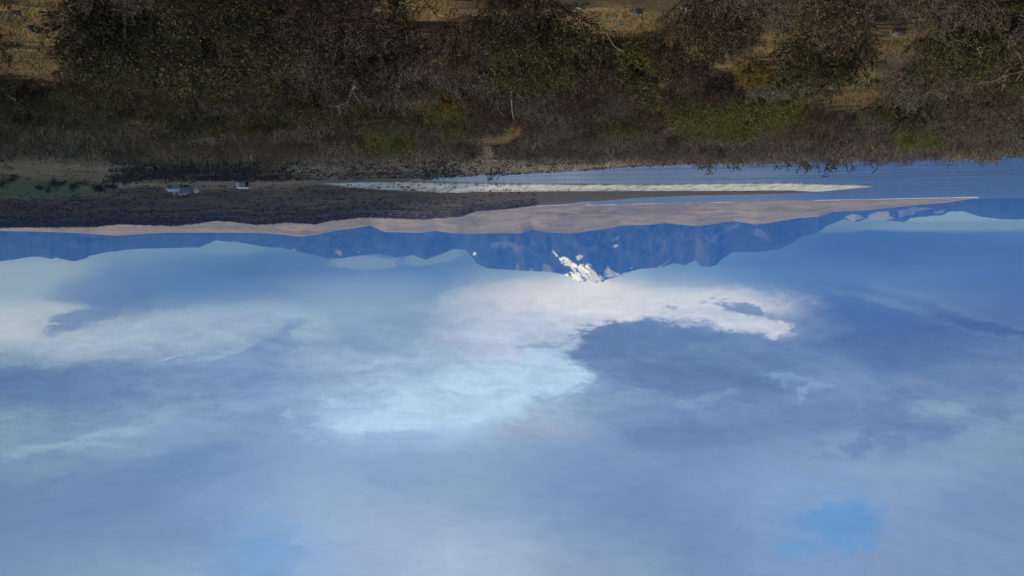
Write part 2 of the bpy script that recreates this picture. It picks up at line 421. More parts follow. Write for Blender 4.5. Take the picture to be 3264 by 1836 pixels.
def leaf_mat(name, cols, obj_vary=0.35, from_attr=False):
    """leaves: every leaf its own shade, every plant its own tone"""
    m, nt, b = new_mat(name)
    g = nd(nt, 'ShaderNodeNewGeometry')
    rp = nd(nt, 'ShaderNodeValToRGB'); nt.links.new(g.outputs['Random Per Island'], rp.inputs[0])
    cr = rp.color_ramp
    for i, c in enumerate(cols):
        p = i/(len(cols)-1)
        e = cr.elements[0] if i == 0 else (cr.elements[len(cr.elements)-1] if i == len(cols)-1 else cr.elements.new(p))
        e.position = p; e.color = tuple(c)+(1,)
    c = rp.outputs[0]
    if from_attr: c = mixc(nt, 1.0, c, attr_col(nt), 'MULTIPLY')
    else:
        oi = nd(nt, 'ShaderNodeObjectInfo')
        c = mixc(nt, 1.0, c, grey(nt, rampf(nt, oi.outputs['Random'], 0, 1, 1-obj_vary, 1+obj_vary)), 'MULTIPLY')
    nt.links.new(c, b.inputs['Base Color'])
    b.inputs['Roughness'].default_value = 0.75; b.inputs['Specular IOR Level'].default_value = 0.12
    return m

# ------------------------------------------------------------------ the land
I = lambda x, xs, ys: np.interp(x, xs, ys)
def az_to_px(az):
    az = np.clip(az, -R(60), R(60))
    return CX - F_PX*np.tan(az)/math.cos(PITCH)*0.992
def brow_k(px): return I(px, [0, 1600, 2400, 3264], [150, 156, 186, 214])/150.0
S_D = [0, 5, 10, 15, 20, 30, 45, 65, 90, 120, 150, 175, 205, 235, 262]
S_Z = [18.3, 17.4, 16.4, 15.5, 14.8, 13.6, 12.3, 11.1, 10.0, 9.1, 8.1, 6.7, 4.8, 3.6, 2.9]
def shore1(px): return I(px, [0, 1000, 1226, 1345, 1499, 1700, 1850, 2000, 2180, 3264], [900, 900, 625, 560, 503, 476, 449, 418, 405, 380])
def near2(px): return I(px, [0, 1000, 1226, 1345, 1645, 2100, 2524, 2736, 2782, 2790], [520, 540, 572, 590, 679, 787, 862, 1037, 1140, 1600])
def far2(px): return I(px, [0, 1740, 1794, 1855, 1971, 2030, 2206, 2466, 2589, 2711, 2782, 2790], [5200, 5100, 4345, 3000, 2170, 1850, 1640, 1640, 1500, 1234, 1142, 1200])
TOP_X = [0, 322, 388, 485, 578, 640, 691, 745, 780, 826, 880, 923, 993, 1016, 1054, 1161, 1226, 1352, 1412, 1478, 1520, 1622, 1738, 1794, 2000]
TOP_P = [23, 28, 22, 26, 30, 25, 17.5, 18.5, 25, 32, 30, 27, 33, 34, 26, 18, 19, 26.5, 22.6, 20, 3, -1.6, -8.5, -12.5, -20]
def land_z(x, y, fine=True):
    x = np.asarray(x, float); y = np.asarray(y, float)
    d = np.hypot(x, y); az = np.arctan2(x, y)
    px = az_to_px(az)
    k = brow_k(px); s1 = shore1(px); n2 = near2(px); f2 = far2(px)
    # near slope, then the low ground down to the first shore
    z1 = np.interp(d/k, S_D, S_Z)
    dl = 262*k
    t = np.clip((d-dl)/np.maximum(s1-dl, 1), 0, 1)
    low = 3.0 - 2.2*t - 0.8*smooth(t, 0.85, 1.0)
    z1 = np.where(d > dl, low, z1)
    z1 = np.where(d > s1, np.maximum(-0.05*(d-s1), -4), z1)
    # gravel spit, plain and the brown rise behind
    wob = 7*fbm(px/55.0, px*0+2.2, 4, 75)*(px > 1100)
    e = np.minimum(d-n2-wob, f2-d+3*wob)
    ztop = 20 + 2500*I(px, TOP_X, TOP_P)/F_PX
    ramp = np.clip((d-620)/(2500-620), 0, 1)
    rise = np.maximum(ztop-2.4, 0)*(0.35*ramp+0.65*ramp**1.25)*smooth(px, 1850, 1600)
    rise = np.where(d > 2500, rise - (d-2500)*0.012, rise)
    z2 = 0.9*(1-np.exp(-np.maximum(e, 0)/2.5)) + 1.7*(1-np.exp(-np.maximum(e, 0)/45)) + np.maximum(rise, -1.0)*(e > 0)
    z2 = np.where(e < 0, np.maximum(0.05*e, -4), z2)
    z = np.maximum(z1, z2)
    if fine:
        w = smooth(d, 8, 30)*np.where(z > 0.3, 1, 0)
        z = z + w*(fbm(x/14.0, y/14.0, 4, 3)*0.9*smooth(d, 420, 200) + fbm(x/90.0, y/90.0, 4, 9)*np.clip((d-560)/900, 0, 1)*5.0*smooth(px, 1900, 1500))
    return z
def hit(px, py, dmax=6000):
    """where the sight line through a photo pixel meets the land"""
    r = ray(px, py)
    t = np.geomspace(8, dmax, 5000)
    P = np.outer(t, r) + np.array([0, 0, CAM_Z])
    zz = np.maximum(land_z(P[:, 0], P[:, 1]), 0)
    b = np.nonzero(P[:, 2] <= zz)[0]
    i = b[0] if len(b) else len(t)-1
    return np.array([P[i, 0], P[i, 1], zz[i]])

def polar(az, dd, zf):
    A, D = np.meshgrid(az, dd, indexing='ij')
    X = D*np.sin(A); Y = D*np.cos(A)
    Z = zf(X, Y)
    V = np.stack([X, Y, Z], -1).reshape(-1, 3)
    na, nd_ = len(az), len(dd)
    i = np.arange(na-1)[:, None]*nd_ + np.arange(nd_-1)[None, :]
    Fq = np.stack([i, i+1, i+nd_+1, i+nd_], -1).reshape(-1, 4)
    return V, Fq

az_g = np.concatenate([np.linspace(-R(180), -R(40), 50)[:-1], np.linspace(-R(40), R(40), 620), np.linspace(R(40), R(180), 50)[1:]])
d_g = np.concatenate([[0.5, 2, 4, 6, 8], np.geomspace(10, 320, 120)[:-1], np.geomspace(320, 1700, 170)[:-1], np.geomspace(1700, 5400, 60)])
GV, GF = polar(az_g, d_g, land_z)

# what grows or lies where: colours of the soil, turf and gravel themselves
ELL = lambda P, c: ((P[:, 0]-c[0])/c[2])**2 + ((P[:, 1]-c[1])/c[3])**2
OPEN = [(90, 150, 200, 108), (60, 55, 200, 72), (2695, 268, 150, 66), (2900, 115, 150, 60), (3230, 105, 105, 80), (1320, 28, 135, 46), (1920, 70, 190, 52), (500, 368, 110, 30), (2480, 150, 90, 40), (2090, 255, 75, 30), (1400, 205, 95, 36), (2140, 395, 60, 20), (1640, 410, 36, 22), (1550, 440, 75, 16), (2300, 205, 90, 28), (3060, 265, 70, 30), (1330, 330, 60, 22)]
def land_cols(V):
    P, w = project(V)
    x, y = V[:, 0], V[:, 1]
    d = np.hypot(x, y); px = az_to_px(np.arctan2(x, y))
    n1 = fbm(x/6, y/6, 5, 21); n2_ = fbm(x/30, y/30, 5, 33); n3 = fbm(x/120, y/120, 5, 41)
    litter = np.array([0.072, 0.048, 0.026]); straw = np.array([0.165, 0.112, 0.048]); soil = np.array([0.10, 0.068, 0.048])
    tan = np.array([0.20, 0.145, 0.085]); green = np.array([0.055, 0.080, 0.030]); brown = np.array([0.105, 0.080, 0.052])
    brownd = np.array([0.058, 0.045, 0.027]); gravel = np.array([0.52, 0.51, 0.46]); dull = np.array([0.19, 0.16, 0.115])
    def mix(c, t, m): return c*(1-m[:, None]) + t*m[:, None]
    c = np.tile(litter, (len(V), 1))
    c = mix(c, soil, smooth(n1, -0.05, 0.25)*0.7)
    op = np.zeros(len(V))
    for e in OPEN: op = np.maximum(op, smooth(np.sqrt(ELL(P, e)) + n1*0.8, 1.35, 0.8))
    op = op*(w > 0)*(d < 230)
    c = mix(c, straw*(1), op*(0.55+0.9*np.clip(n1+0.3, 0, 1)).clip(0, 1))
    # low ground past the brow
    lowm = smooth(d, 200, 240)
    cl = np.tile(tan, (len(V), 1)); cl = mix(cl, dull, smooth(n2_, -0.1, 0.2))
    brushm = smooth(px + 0.25*d + 120*n2_, 440, 540)*smooth(px, 1010, 800)*smooth(d + 60*n2_, 500, 430)*(0.8 - 0.9*smooth(n1, 0.05, 0.2)).clip(0, 1)
    cl = mix(cl, brownd*1.1, brushm*0.85)
    cl = mix(cl, dull*0.75, smooth(d, 430, 470)*smooth(px, 950, 1050)*smooth(px, 2300, 1300))
    gm = smooth(px + 60*n2_, 400, 250)*smooth(d + 150*n3, 430, 520)*smooth(d+200*n3, 860, 740)
    cl = mix(cl, green, gm*0.9)
    g2 = smooth(((px-480)/75)**2 + ((d-640)/60)**2, 1.2, 0.4); cl = mix(cl, green*0.7, g2*0.8)
    cl = mix(cl, np.array([0.16, 0.125, 0.06]), smooth(px, 460, 200)*smooth(d, 520, 430)*0.6)
    c = mix(c, cl, lowm)
    # brown rise
    bm = smooth(d + 60*n2_, 560, 680)*smooth(px, 1900, 1700)*(1-gm)
    cb = np.tile(brownd, (len(V), 1)); cb = mix(cb, brown, smooth(n2_ + 0.6*n3 + 0.0005*(px-700), -0.12, 0.22))
    cb = mix(cb, tan*0.75, smooth(n3, 0.1, 0.3)*smooth(d, 1200, 2200)*0.6)
    c = mix(c, cb, bm)
    # spit: pale gravel in front, dull brown heath behind
    e2 = d - near2(px)
    c = mix(c, dull*0.42, smooth(px, 1150, 1400)*smooth(e2, -60, -20))
    gw = I(px, [1000, 1100, 1226, 1645, 2100, 2524, 2780], [0, 60, 115, 160, 210, 320, 800])
    gmask = smooth(e2, -14, -4)*smooth(e2 + 40*n2_ + 30*n1, gw+12, gw-12)*smooth(px, 1000, 1120)
    st = fbm(px/260.0, e2/14.0, 5, 71); st2 = fbm(px/11.0 + e2/35.0, e2/50.0, 5, 73)
    gcol = gravel*np.clip(0.88 + 0.9*st + 1.1*st2, 0.3, 1.08)[:, None]
    c = c*(1-gmask[:, None]) + gcol*gmask[:, None]
    shore_dark = smooth(e2, 7, 1)*smooth(e2, -12, -4)*smooth(px, 1150, 1300); c = mix(c, np.array([0.07, 0.065, 0.06]), shore_dark*0.9)  # darker strip along the spit's near water edge
    c = c*(1 + 0.35*n1*smooth(d, 900, 300))[:, None]
    return np.clip(c, 0.01, 0.9), gmask
GC, GM = land_cols(GV)
ground_mat = terrain_mat('heath_soil', (0.9, 0.12, 6.0, 0.025), (0.35, 0.35, 0.4, 0.35), 0.95, (3.0, 0.25))
gravel_mat = terrain_mat('pale_gravel', (0.25, 1.5, 0.03), (0.22, 0.25, 0.12), 0.9, (1.2, 0.25))
isg = (GM[GF].mean(1) > 0.5)
def sub(V, Fq, keep, C):
    f = Fq[keep]; u, inv = np.unique(f, return_inverse=True)
    return V[u], inv.reshape(f.shape), C[u]
v_, f_, c_ = sub(GV, GF, ~isg, GC)
ground = link('ground', mesh_data('ground', v_, f_, mats=[ground_mat], smooth=True, cols=c_)); tag(ground, kind='structure')
v_, f_, c_ = sub(GV, GF, isg, GC)
spit = link('beach', mesh_data('beach', v_, f_, mats=[gravel_mat], smooth=True, cols=c_)); tag(spit, kind='structure')

# lake
m, nt, b = new_mat('lake_water')
b.inputs['Base Color'].default_value = (0.008, 0.032, 0.085, 1)
b.inputs['Roughness'].default_value = 0.12; b.inputs['IOR'].default_value = 1.33; b.inputs['Specular IOR Level'].default_value = 0.5
pos = geo_pos(nt)
mpn = nd(nt, 'ShaderNodeMapping'); mpn.inputs['Scale'].default_value = (0.35, 1.0, 1); nt.links.new(pos, mpn.inputs[0])
bn = nd(nt, 'ShaderNodeBump'); bn.inputs['Distance'].default_value = 0.9; bn.inputs['Strength'].default_value = 1.0
nt.links.new(noise_n(nt, 0.35, 7, 0.62, mpn.outputs[0]), bn.inputs['Height']); nt.links.new(bn.outputs[0], b.inputs['Normal'])
rgh = nd(nt, 'ShaderNodeMapping'); rgh.inputs['Scale'].default_value = (0.004, 0.02, 1); nt.links.new(pos, rgh.inputs[0])
nt.links.new(rampf(nt, noise_n(nt, 1.0, 5, 0.6, rgh.outputs[0]), 0.35, 0.65, 0.05, 0.32), b.inputs['Roughness'])
nt.links.new(rampf(nt, noise_n(nt, 1.0, 5, 0.6, rgh.outputs[0]), 0.35, 0.65, 0.2, 0.42), bn.inputs['Strength'])
lake_mat = m
LV, LF = polar(np.linspace(-R(75), R(75), 60), np.geomspace(200, 15500, 40), lambda x, y: np.zeros_like(x))
lake = link('lake', mesh_data('lake', LV, LF, mats=[lake_mat])); tag(lake, kind='structure')

# sunlit tan hills of the far shore
HILL_X = [-300, 0, 233, 322, 388, 466, 543, 698, 826, 908, 970, 1020, 1077, 1150, 1189, 1235, 1347, 1394, 1454, 1538, 1664, 1699, 1738, 1818, 1925, 1981, 2060, 2123, 2221, 2339, 2407, 2451, 2540, 2604, 2653, 2751, 2834, 2932, 3006, 3080, 3150, 3180, 3600]
HILL_Y = [726, 729, 735, 741, 745, 740, 737, 738, 739, 745, 751, 745, 734, 724, 718, 739, 741, 735, 744, 744, 743, 731, 739, 744, 730, 718, 716, 710, 719, 703, 713, 708, 693, 688, 673, 668, 661, 651, 646, 636, 628, 618, 600]
def hill_z(x, y):
    d = np.hypot(x, y); px = az_to_px(np.arctan2(x, y))
    sh = I(px, [0, 1700, 2000, 2500, 3158, 3300], [6300, 6300, 6170, 5900, 5540, 5500])
    zr = 20 + 8600*(I(px, HILL_X, HILL_Y) - hor(px))/F_PX
    t = (d-sh)/(8600-sh)
    tt = np.clip(t, 0, 1)
    g = 0.42*tt + 0.58*tt**1.7
    spur = ridged(x/700.0, y/900.0, 5, 50) - 0.55 + 0.5*fbm(x/260, y/260, 4, 77)
    z = zr*g + np.clip(zr, 0, 300)*0.75*spur*(tt*(1-tt))
    lim = 20 + d*((zr-20)/8600)
    z = np.minimum(z, np.where(t < 0.97, lim-2 + 0*z, z))
    z = np.where(t > 1, zr - (d-8600)*0.12, z)
    z = np.where(t < 0, np.maximum(t*60, -5), np.maximum(z, 1.2*(zr > 0)-4*(zr <= 0)))
    return z
haz = np.linspace(-R(48), R(48), 980); hd = np.concatenate([np.linspace(5300, 8600, 110), np.linspace(8700, 9900, 12)])
HV, HF = polar(haz, hd, hill_z)
px_h = az_to_px(np.arctan2(HV[:, 0], HV[:, 1])); d_h = np.hypot(HV[:, 0], HV[:, 1])
hn = fbm(HV[:, 0]/420, HV[:, 1]/420, 5, 90); hn2 = fbm(HV[:, 0]/130, HV[:, 1]/160, 5, 95); hn3 = ridged(HV[:, 0]/900, HV[:, 1]/500, 4, 60)
HC = np.tile(np.array([0.255, 0.205, 0.125]), (len(HV), 1))
k = smooth(hn+0.5*hn2, 0.0, 0.16)[:, None]*0.75; HC = HC*(1-k) + np.array([0.150, 0.118, 0.080])*k
k = smooth(hn3, 0.62, 0.8)[:, None]*0.5; HC = HC*(1-k) + np.array([0.13, 0.105, 0.075])*k
k = smooth(hn2, 0.14, 0.24)[:, None]*0.6; HC = HC*(1-k) + np.array([0.32, 0.265, 0.17])*k
k = (fbm(HV[:, 0]/160, HV[:, 1]/900, 3, 97) > 0.0)[:, None]*((HV[:, 2] < 3.0) & (HV[:, 2] > -1.0) & (px_h > 1700))[:, None]*1.0; HC = HC*(1-k) + np.array([0.50, 0.49, 0.46])*k
hill_mat = terrain_mat('dry_hillside', (0.004, 0.02), (0.18, 0.2), 0.95)
hills = link('hills', mesh_data('hills', HV, HF, mats=[hill_mat], smooth=True, cols=np.clip(HC, 0.01, 0.9))); tag(hills, kind='structure')

# the massif with its head in the cloud
MT = [(-300, 812), (0, 813), (60, 808), (113, 801), (140, 802), (171, 809), (186, 805), (215, 811), (241, 817), (280, 809), (295, 801), (345, 793), (380, 789), (440, 784), (560, 782), (640, 782), (668, 772), (695, 760), (730, 765), (764, 766), (815, 776), (861, 783), (900, 785), (927, 790), (960, 799), (1000, 808), (1040, 819), (1087, 820), (1142, 813), (1203, 806), (1268, 818), (1319, 811), (1359, 826), (1403, 811), (1450, 792), (1487, 795), (1510, 823), (1524, 841), (1557, 855), (1627, 860), (1692, 864), (1757, 866), (1794, 874), (1820, 885), (1846, 897), (1883, 902), (1910, 900), (1925, 896), (1930, 890), (1985, 874), (2013, 861), (2041, 855), (2113, 848), (2147, 836), (2165, 838), (2182, 841), (2216, 825), (2228, 838), (2240, 847), (2252, 843), (2260, 846), (2285, 838), (2304, 817), (2334, 799), (2422, 796), (2481, 787), (2530, 764), (2554, 748), (2604, 737), (2633, 715), (2687, 695), (2726, 704), (2765, 690), (2834, 698), (2876, 702), (2898, 690), (2957, 684), (3001, 681), (3020, 669), (3060, 669), (3090, 676), (3124, 685), (3178, 690), (3227, 691), (3264, 689), (3600, 690)]
MX = [p[0] for p in MT]; MY = [p[1] for p in MT]
RD = 18000.0
def mtn_z(x, y):
    d = np.hypot(x, y); az = np.arctan2(x, y); px = az_to_px(az)
    jag = 2.2*fbm(px/22.0, px*0+3.3, 4, 12) + 1.2*fbm(px/6.0, px*0+7.1, 3, 15)
    zr = 20 + RD*np.hypot(1, (px-CX)/F_PX*0)*(I(px, MX, MY) + jag - hor(px))/F_PX
    t = np.clip((d-13400)/(RD-13400), 0, 1)
    g = 0.25*t + 0.75*t**2.1
    sp = ridged(px/150.0 + 0.25*t, d/2600.0, 5, 130, 0.55) - 0.6
    sp2 = fbm(x/420, y/420, 5, 140)
    z = zr*g + zr*(0.5*sp + 0.75*sp2)*t*(1-t)*1.5
    lim = 20 + d*((zr-20)/RD)
    z = np.minimum(z, np.where(t < 0.985, lim - 4 - 0.05*(RD-d)*0.2, z))
    z = np.where(d > RD, zr - (d-RD)*0.35, z)
    return np.maximum(z, -5)
maz = np.linspace(-R(47), R(47), 1500); md = np.concatenate([np.linspace(13300, RD, 130), np.linspace(RD+80, 20800, 8)])
MV, MF = polar(maz, md, mtn_z)
MP, _ = project(MV)
def inpoly(P, poly):
    x, y = P[:, 0], P[:, 1]; r = np.zeros(len(P), bool); n = len(poly); j = n-1
    for i in range(n):
        xi, yi = poly[i]; xj, yj = poly[j]
        c = ((yi > y) != (yj > y)) & (x < (xj-xi)*(y-yi)/(yj-yi+1e-9)+xi)
        r ^= c; j = i
    return r
def T(ox, pts): return [(ox + a/2.415, 640 + b/2.415) for a, b in pts]
SNOW_AND_SHADE = [  # dimmer snow has its shade put into the colour; the faintest are granite
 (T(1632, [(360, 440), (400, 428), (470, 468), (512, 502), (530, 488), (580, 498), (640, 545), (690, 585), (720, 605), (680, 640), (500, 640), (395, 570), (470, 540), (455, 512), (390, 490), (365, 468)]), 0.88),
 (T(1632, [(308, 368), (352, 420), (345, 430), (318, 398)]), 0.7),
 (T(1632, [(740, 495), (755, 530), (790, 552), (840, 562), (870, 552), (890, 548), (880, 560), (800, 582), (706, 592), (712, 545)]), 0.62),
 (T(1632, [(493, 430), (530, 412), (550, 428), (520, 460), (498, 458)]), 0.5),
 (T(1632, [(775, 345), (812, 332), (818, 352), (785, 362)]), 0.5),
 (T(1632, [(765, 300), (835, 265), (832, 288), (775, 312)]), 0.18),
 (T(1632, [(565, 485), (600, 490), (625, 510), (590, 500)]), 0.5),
 (T(1632, [(228, 548), (248, 480), (285, 500), (312, 548)]), 0.15),  # this and the next two: pale cloud wisps painted onto the rock
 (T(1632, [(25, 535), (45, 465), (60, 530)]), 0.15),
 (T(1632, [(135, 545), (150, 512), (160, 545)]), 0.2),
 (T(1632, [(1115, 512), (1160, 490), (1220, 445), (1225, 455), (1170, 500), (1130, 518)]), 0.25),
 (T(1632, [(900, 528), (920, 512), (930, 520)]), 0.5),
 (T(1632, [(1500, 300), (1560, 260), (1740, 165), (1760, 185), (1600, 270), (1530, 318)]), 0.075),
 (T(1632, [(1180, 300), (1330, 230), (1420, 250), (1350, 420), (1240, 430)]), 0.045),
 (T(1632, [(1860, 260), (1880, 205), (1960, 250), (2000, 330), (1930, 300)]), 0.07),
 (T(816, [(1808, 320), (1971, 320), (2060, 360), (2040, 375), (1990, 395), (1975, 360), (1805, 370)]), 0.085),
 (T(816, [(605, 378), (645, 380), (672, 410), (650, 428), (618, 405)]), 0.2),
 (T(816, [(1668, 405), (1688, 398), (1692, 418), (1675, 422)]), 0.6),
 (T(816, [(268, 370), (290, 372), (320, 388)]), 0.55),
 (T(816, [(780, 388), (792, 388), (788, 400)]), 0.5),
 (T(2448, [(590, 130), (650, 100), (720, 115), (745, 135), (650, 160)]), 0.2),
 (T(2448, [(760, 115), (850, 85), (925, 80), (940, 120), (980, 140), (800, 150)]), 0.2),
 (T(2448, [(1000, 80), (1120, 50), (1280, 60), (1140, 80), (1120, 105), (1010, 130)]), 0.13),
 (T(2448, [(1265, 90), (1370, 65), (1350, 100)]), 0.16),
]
mn = fbm(MV[:, 0]/160, MV[:, 1]/160, 5, 160); mn2 = fbm(MP[:, 0]/9.0, MP[:, 1]/9.0, 4, 170)
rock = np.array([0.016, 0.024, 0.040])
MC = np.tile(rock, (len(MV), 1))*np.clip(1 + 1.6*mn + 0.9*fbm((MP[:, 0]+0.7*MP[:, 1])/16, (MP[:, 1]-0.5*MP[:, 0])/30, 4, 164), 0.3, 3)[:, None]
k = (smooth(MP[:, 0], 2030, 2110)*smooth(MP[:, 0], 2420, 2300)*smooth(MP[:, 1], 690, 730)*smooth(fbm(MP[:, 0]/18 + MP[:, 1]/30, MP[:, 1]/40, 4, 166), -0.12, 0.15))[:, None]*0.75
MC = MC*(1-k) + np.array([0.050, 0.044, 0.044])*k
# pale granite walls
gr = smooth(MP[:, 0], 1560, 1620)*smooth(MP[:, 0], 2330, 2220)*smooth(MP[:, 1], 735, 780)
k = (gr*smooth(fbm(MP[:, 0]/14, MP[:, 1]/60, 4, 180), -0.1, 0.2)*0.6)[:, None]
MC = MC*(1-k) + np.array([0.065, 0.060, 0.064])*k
Pw = MP + np.stack([5*fbm(MP[:, 0]/10, MP[:, 1]/10, 4, 190), 5*fbm(MP[:, 0]/10, MP[:, 1]/10, 4, 195)], 1)
SNOW_AND_SHADE += [(T(1632, q), 0.30) for q in ([(388, 448), (412, 455), (405, 470), (385, 462)], [(430, 575), (445, 568), (470, 590), (458, 592)])]
for poly, alb in SNOW_AND_SHADE:
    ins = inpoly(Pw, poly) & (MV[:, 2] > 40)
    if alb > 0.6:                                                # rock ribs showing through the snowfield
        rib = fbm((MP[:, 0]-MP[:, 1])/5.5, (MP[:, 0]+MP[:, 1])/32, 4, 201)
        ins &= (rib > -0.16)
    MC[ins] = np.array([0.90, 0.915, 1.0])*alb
rock_mat = terrain_mat('mountain_rock', (0.006, 0.02), (0.2, 0.2), 0.95)
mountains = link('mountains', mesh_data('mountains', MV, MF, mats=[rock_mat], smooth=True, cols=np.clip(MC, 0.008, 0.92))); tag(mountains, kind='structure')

# the air between here and the mountains
hm = bpy.data.materials.new('mountain_air'); hm.use_nodes = True
hm.node_tree.nodes.clear()
ho = hm.node_tree.nodes.new('ShaderNodeOutputMaterial'); hv = hm.node_tree.nodes.new('ShaderNodeVolumePrincipled')
hv.inputs['Color'].default_value = tuple(HAZE_C)+(1,)
hv.inputs['Absorption Color'].default_value = (1, 1, 1, 1)
hv.inputs['Density'].default_value = HAZE_D
hm.node_tree.links.new(hv.outputs[0], ho.inputs['Volume'])
bx = [(sx*BOX['x'], yy, zz) for zz in (BOX['z0'], BOX['z1']) for yy in (BOX['y0'], BOX['y1']) for sx in (-1, 1)]
haze = link('haze', mesh_data('haze', bx, [(0, 2, 3, 1), (4, 5, 7, 6), (0, 1, 5, 4), (2, 6, 7, 3), (0, 4, 6, 2), (1, 3, 7, 5)], mats=[hm])); tag(haze, kind='stuff')

# unseen broken cloud beyond the frame, its outline shaped to shade farm and plain
CLOUD_Z = 3400.0
sh = np.array([sd[0], sd[1]])/sd[2]*(CLOUD_Z-10)
out = np.array([(140, -150), (140, 10), (140, 90), (135, 185), (100, 240), (64, 300), (80, 480), (170, 950), (330, 2000), (420, 2900), (900, 3500), (1700, 3400), (2500, 2600), (2700, 1000), (2300, -200), (1200, -500), (300, -350)], float)
cen = np.array([900.0, 1200.0]); nb = 240; rr = np.concatenate([[0.02], np.linspace(0.1, 1, 26)])
seg = np.vstack([out, out[:1]]); tt_ = np.linspace(0, len(out), nb, endpoint=False); ii = tt_.astype(int); ff = (tt_-ii)[:, None]
bd = seg[ii]*(1-ff)+seg[ii+1]*ff
CVs = []
for up_ in (1, -1):
    for r in rr:
        q = cen + (bd-cen)*r
        nz = fbm(q[:, 0]/500, q[:, 1]/500, 4, 222)
        zz = CLOUD_Z + up_*(260 if up_ > 0 else 90)*np.sqrt(np.clip(1-r*r, 0, 1))*(1+0.9*nz)
        CVs.append(np.column_stack([q[:, 0]+sh[0], q[:, 1]+sh[1], zz]))
CVs = np.concatenate(CVs); nr = len(rr); Q = []
for s in (0, 1):
    b0 = s*nr*nb
    for k in range(nr-1):
        for j in range(nb):
            q = (b0+k*nb+j, b0+k*nb+(j+1) % nb, b0+(k+1)*nb+(j+1) % nb, b0+(k+1)*nb+j)
            Q.append(q[::-1] if s == 0 else q)
cm, nt, b = new_mat('cloud_vapour')
tr = nd(nt, 'ShaderNodeBsdfTransparent'); df = nd(nt, 'ShaderNodeBsdfDiffuse'); df.inputs[0].default_value = (0.9, 0.9, 0.9, 1)
mx = nd(nt, 'ShaderNodeMixShader'); nt.links.new(rampf(nt, noise_n(nt, 0.004, 6, 0.6, geo_pos(nt)), 0.3, 0.7, 0.55, 0.92), mx.inputs[0])
nt.links.new(tr.outputs[0], mx.inputs[1]); nt.links.new(df.outputs[0], mx.inputs[2]); nt.links.new(mx.outputs[0], nt.nodes['Material Output'].inputs[0])
cloud = link('clouds', mesh_data('clouds', CVs, np.array(Q), mats=[cm], smooth=True)); tag(cloud, 'broken cloud high beside the valley shading the plain', 'cloud', kind='stuff')

# ------------------------------------------------------------------ mesh pieces
def tube_arrays(P0, P1, r0, r1, sides=3):
    """tapered sticks between point pairs"""
    P0 = np.asarray(P0, float); P1 = np.asarray(P1, float)
    D = P1-P0; D /= np.maximum(np.linalg.norm(D, axis=1, keepdims=True), 1e-6)
    ref = np.where(np.abs(D[:, 2:3]) > 0.9, np.array([[1.0, 0, 0]]), np.array([[0, 0, 1.0]]))
    A = np.cross(D, ref); A /= np.maximum(np.linalg.norm(A, axis=1, keepdims=True), 1e-6); B = np.cross(D, A)
    n = len(P0); V = np.zeros((n, 2*sides, 3))
    for k in range(sides):
        a = 2*math.pi*k/sides
        off = A*math.cos(a)+B*math.sin(a)
        V[:, k] = P0 + off*np.asarray(r0)[:, None]; V[:, sides+k] = P1 + off*np.asarray(r1)[:, None]
    base = np.arange(n)[:, None]*2*sides
    Fq = np.stack([np.concatenate([base+k, base+(k+1) % sides, base+sides+(k+1) % sides, base+sides+k], 1) for k in range(sides)], 1).reshape(-1, 4)
    return V.reshape(-1, 3), Fq
def leaf_arrays(C, D, ln, wd, g=rng):
    """diamond leaves at C pointing along D"""
    n = len(C)
    D = D/np.maximum(np.linalg.norm(D, axis=1, keepdims=True), 1e-6)
    S = np.cross(D, g.normal(size=(n, 3))); S /= np.maximum(np.linalg.norm(S, axis=1, keepdims=True), 1e-6)
    ln = np.asarray(ln).reshape(-1, 1); wd = np.asarray(wd).reshape(-1, 1)
    V = np.stack([C, C+D*ln*0.5+S*wd*0.5, C+D*ln, C+D*ln*0.5-S*wd*0.5], 1)
    return V.reshape(-1, 3), np.arange(4*n).reshape(-1, 4)
def join(parts):
    V, Fq, o = [], [], 0
    for v, f in parts: V.append(v); Fq.append(f+o); o += len(v)
    return np.concatenate(V), np.concatenate(Fq)
def unit(v): return v/max(np.linalg.norm(v), 1e-9)

def grow(g, n_stem, height, spread, wob, sub, twig, r0, lean=0.0):
    """a shrub skeleton: stems from the root, each forking twice; returns sticks and twig tips"""
    P0, P1, ra, rb, tips = [], [], [], [], []
    def limb(p, d, ln, r, lev):
        segs = 4 if lev == 0 else (3 if lev == 1 else 2)
        for s in range(segs):
            d = unit(d + g.normal(size=3)*wob*(1.0+0.3*lev) + np.array([0, 0, 0.10-0.12*s*lean]))
            q = p + d*ln/segs
            rr = r*(1-0.62*(s+1)/segs)
            P0.append(p); P1.append(q); ra.append(r*(1-0.62*s/segs)); rb.append(rr)
            if lev < 2 and s >= (1 if lev == 0 else 0):
                for _ in range(sub if lev == 0 else twig):
                    dd = unit(d*0.75 + g.normal(size=3)*0.62)
                    limb(q, dd, ln*g.uniform(0.30, 0.52), rr*0.62, lev+1)
            p = q
        tips.append((p, d, lev))
    for k in range(n_stem):
        a = g.uniform(0, 2*math.pi); t = g.uniform(0.05, 1.0)*spread
        d = unit(np.array([math.cos(a)*math.sin(t), math.sin(a)*math.sin(t), math.cos(t)]))
        base = np.array([math.cos(a), math.sin(a), 0])*g.uniform(0, 0.16)*height
        limb(base + np.array([0, 0, -0.05]), d, height*g.uniform(0.7, 1.12)*(1.0+0.15*math.sin(t)), r0*g.uniform(0.7, 1.2), 0)
    return np.array(P0), np.array(P1), np.array(ra), np.array(rb), tips
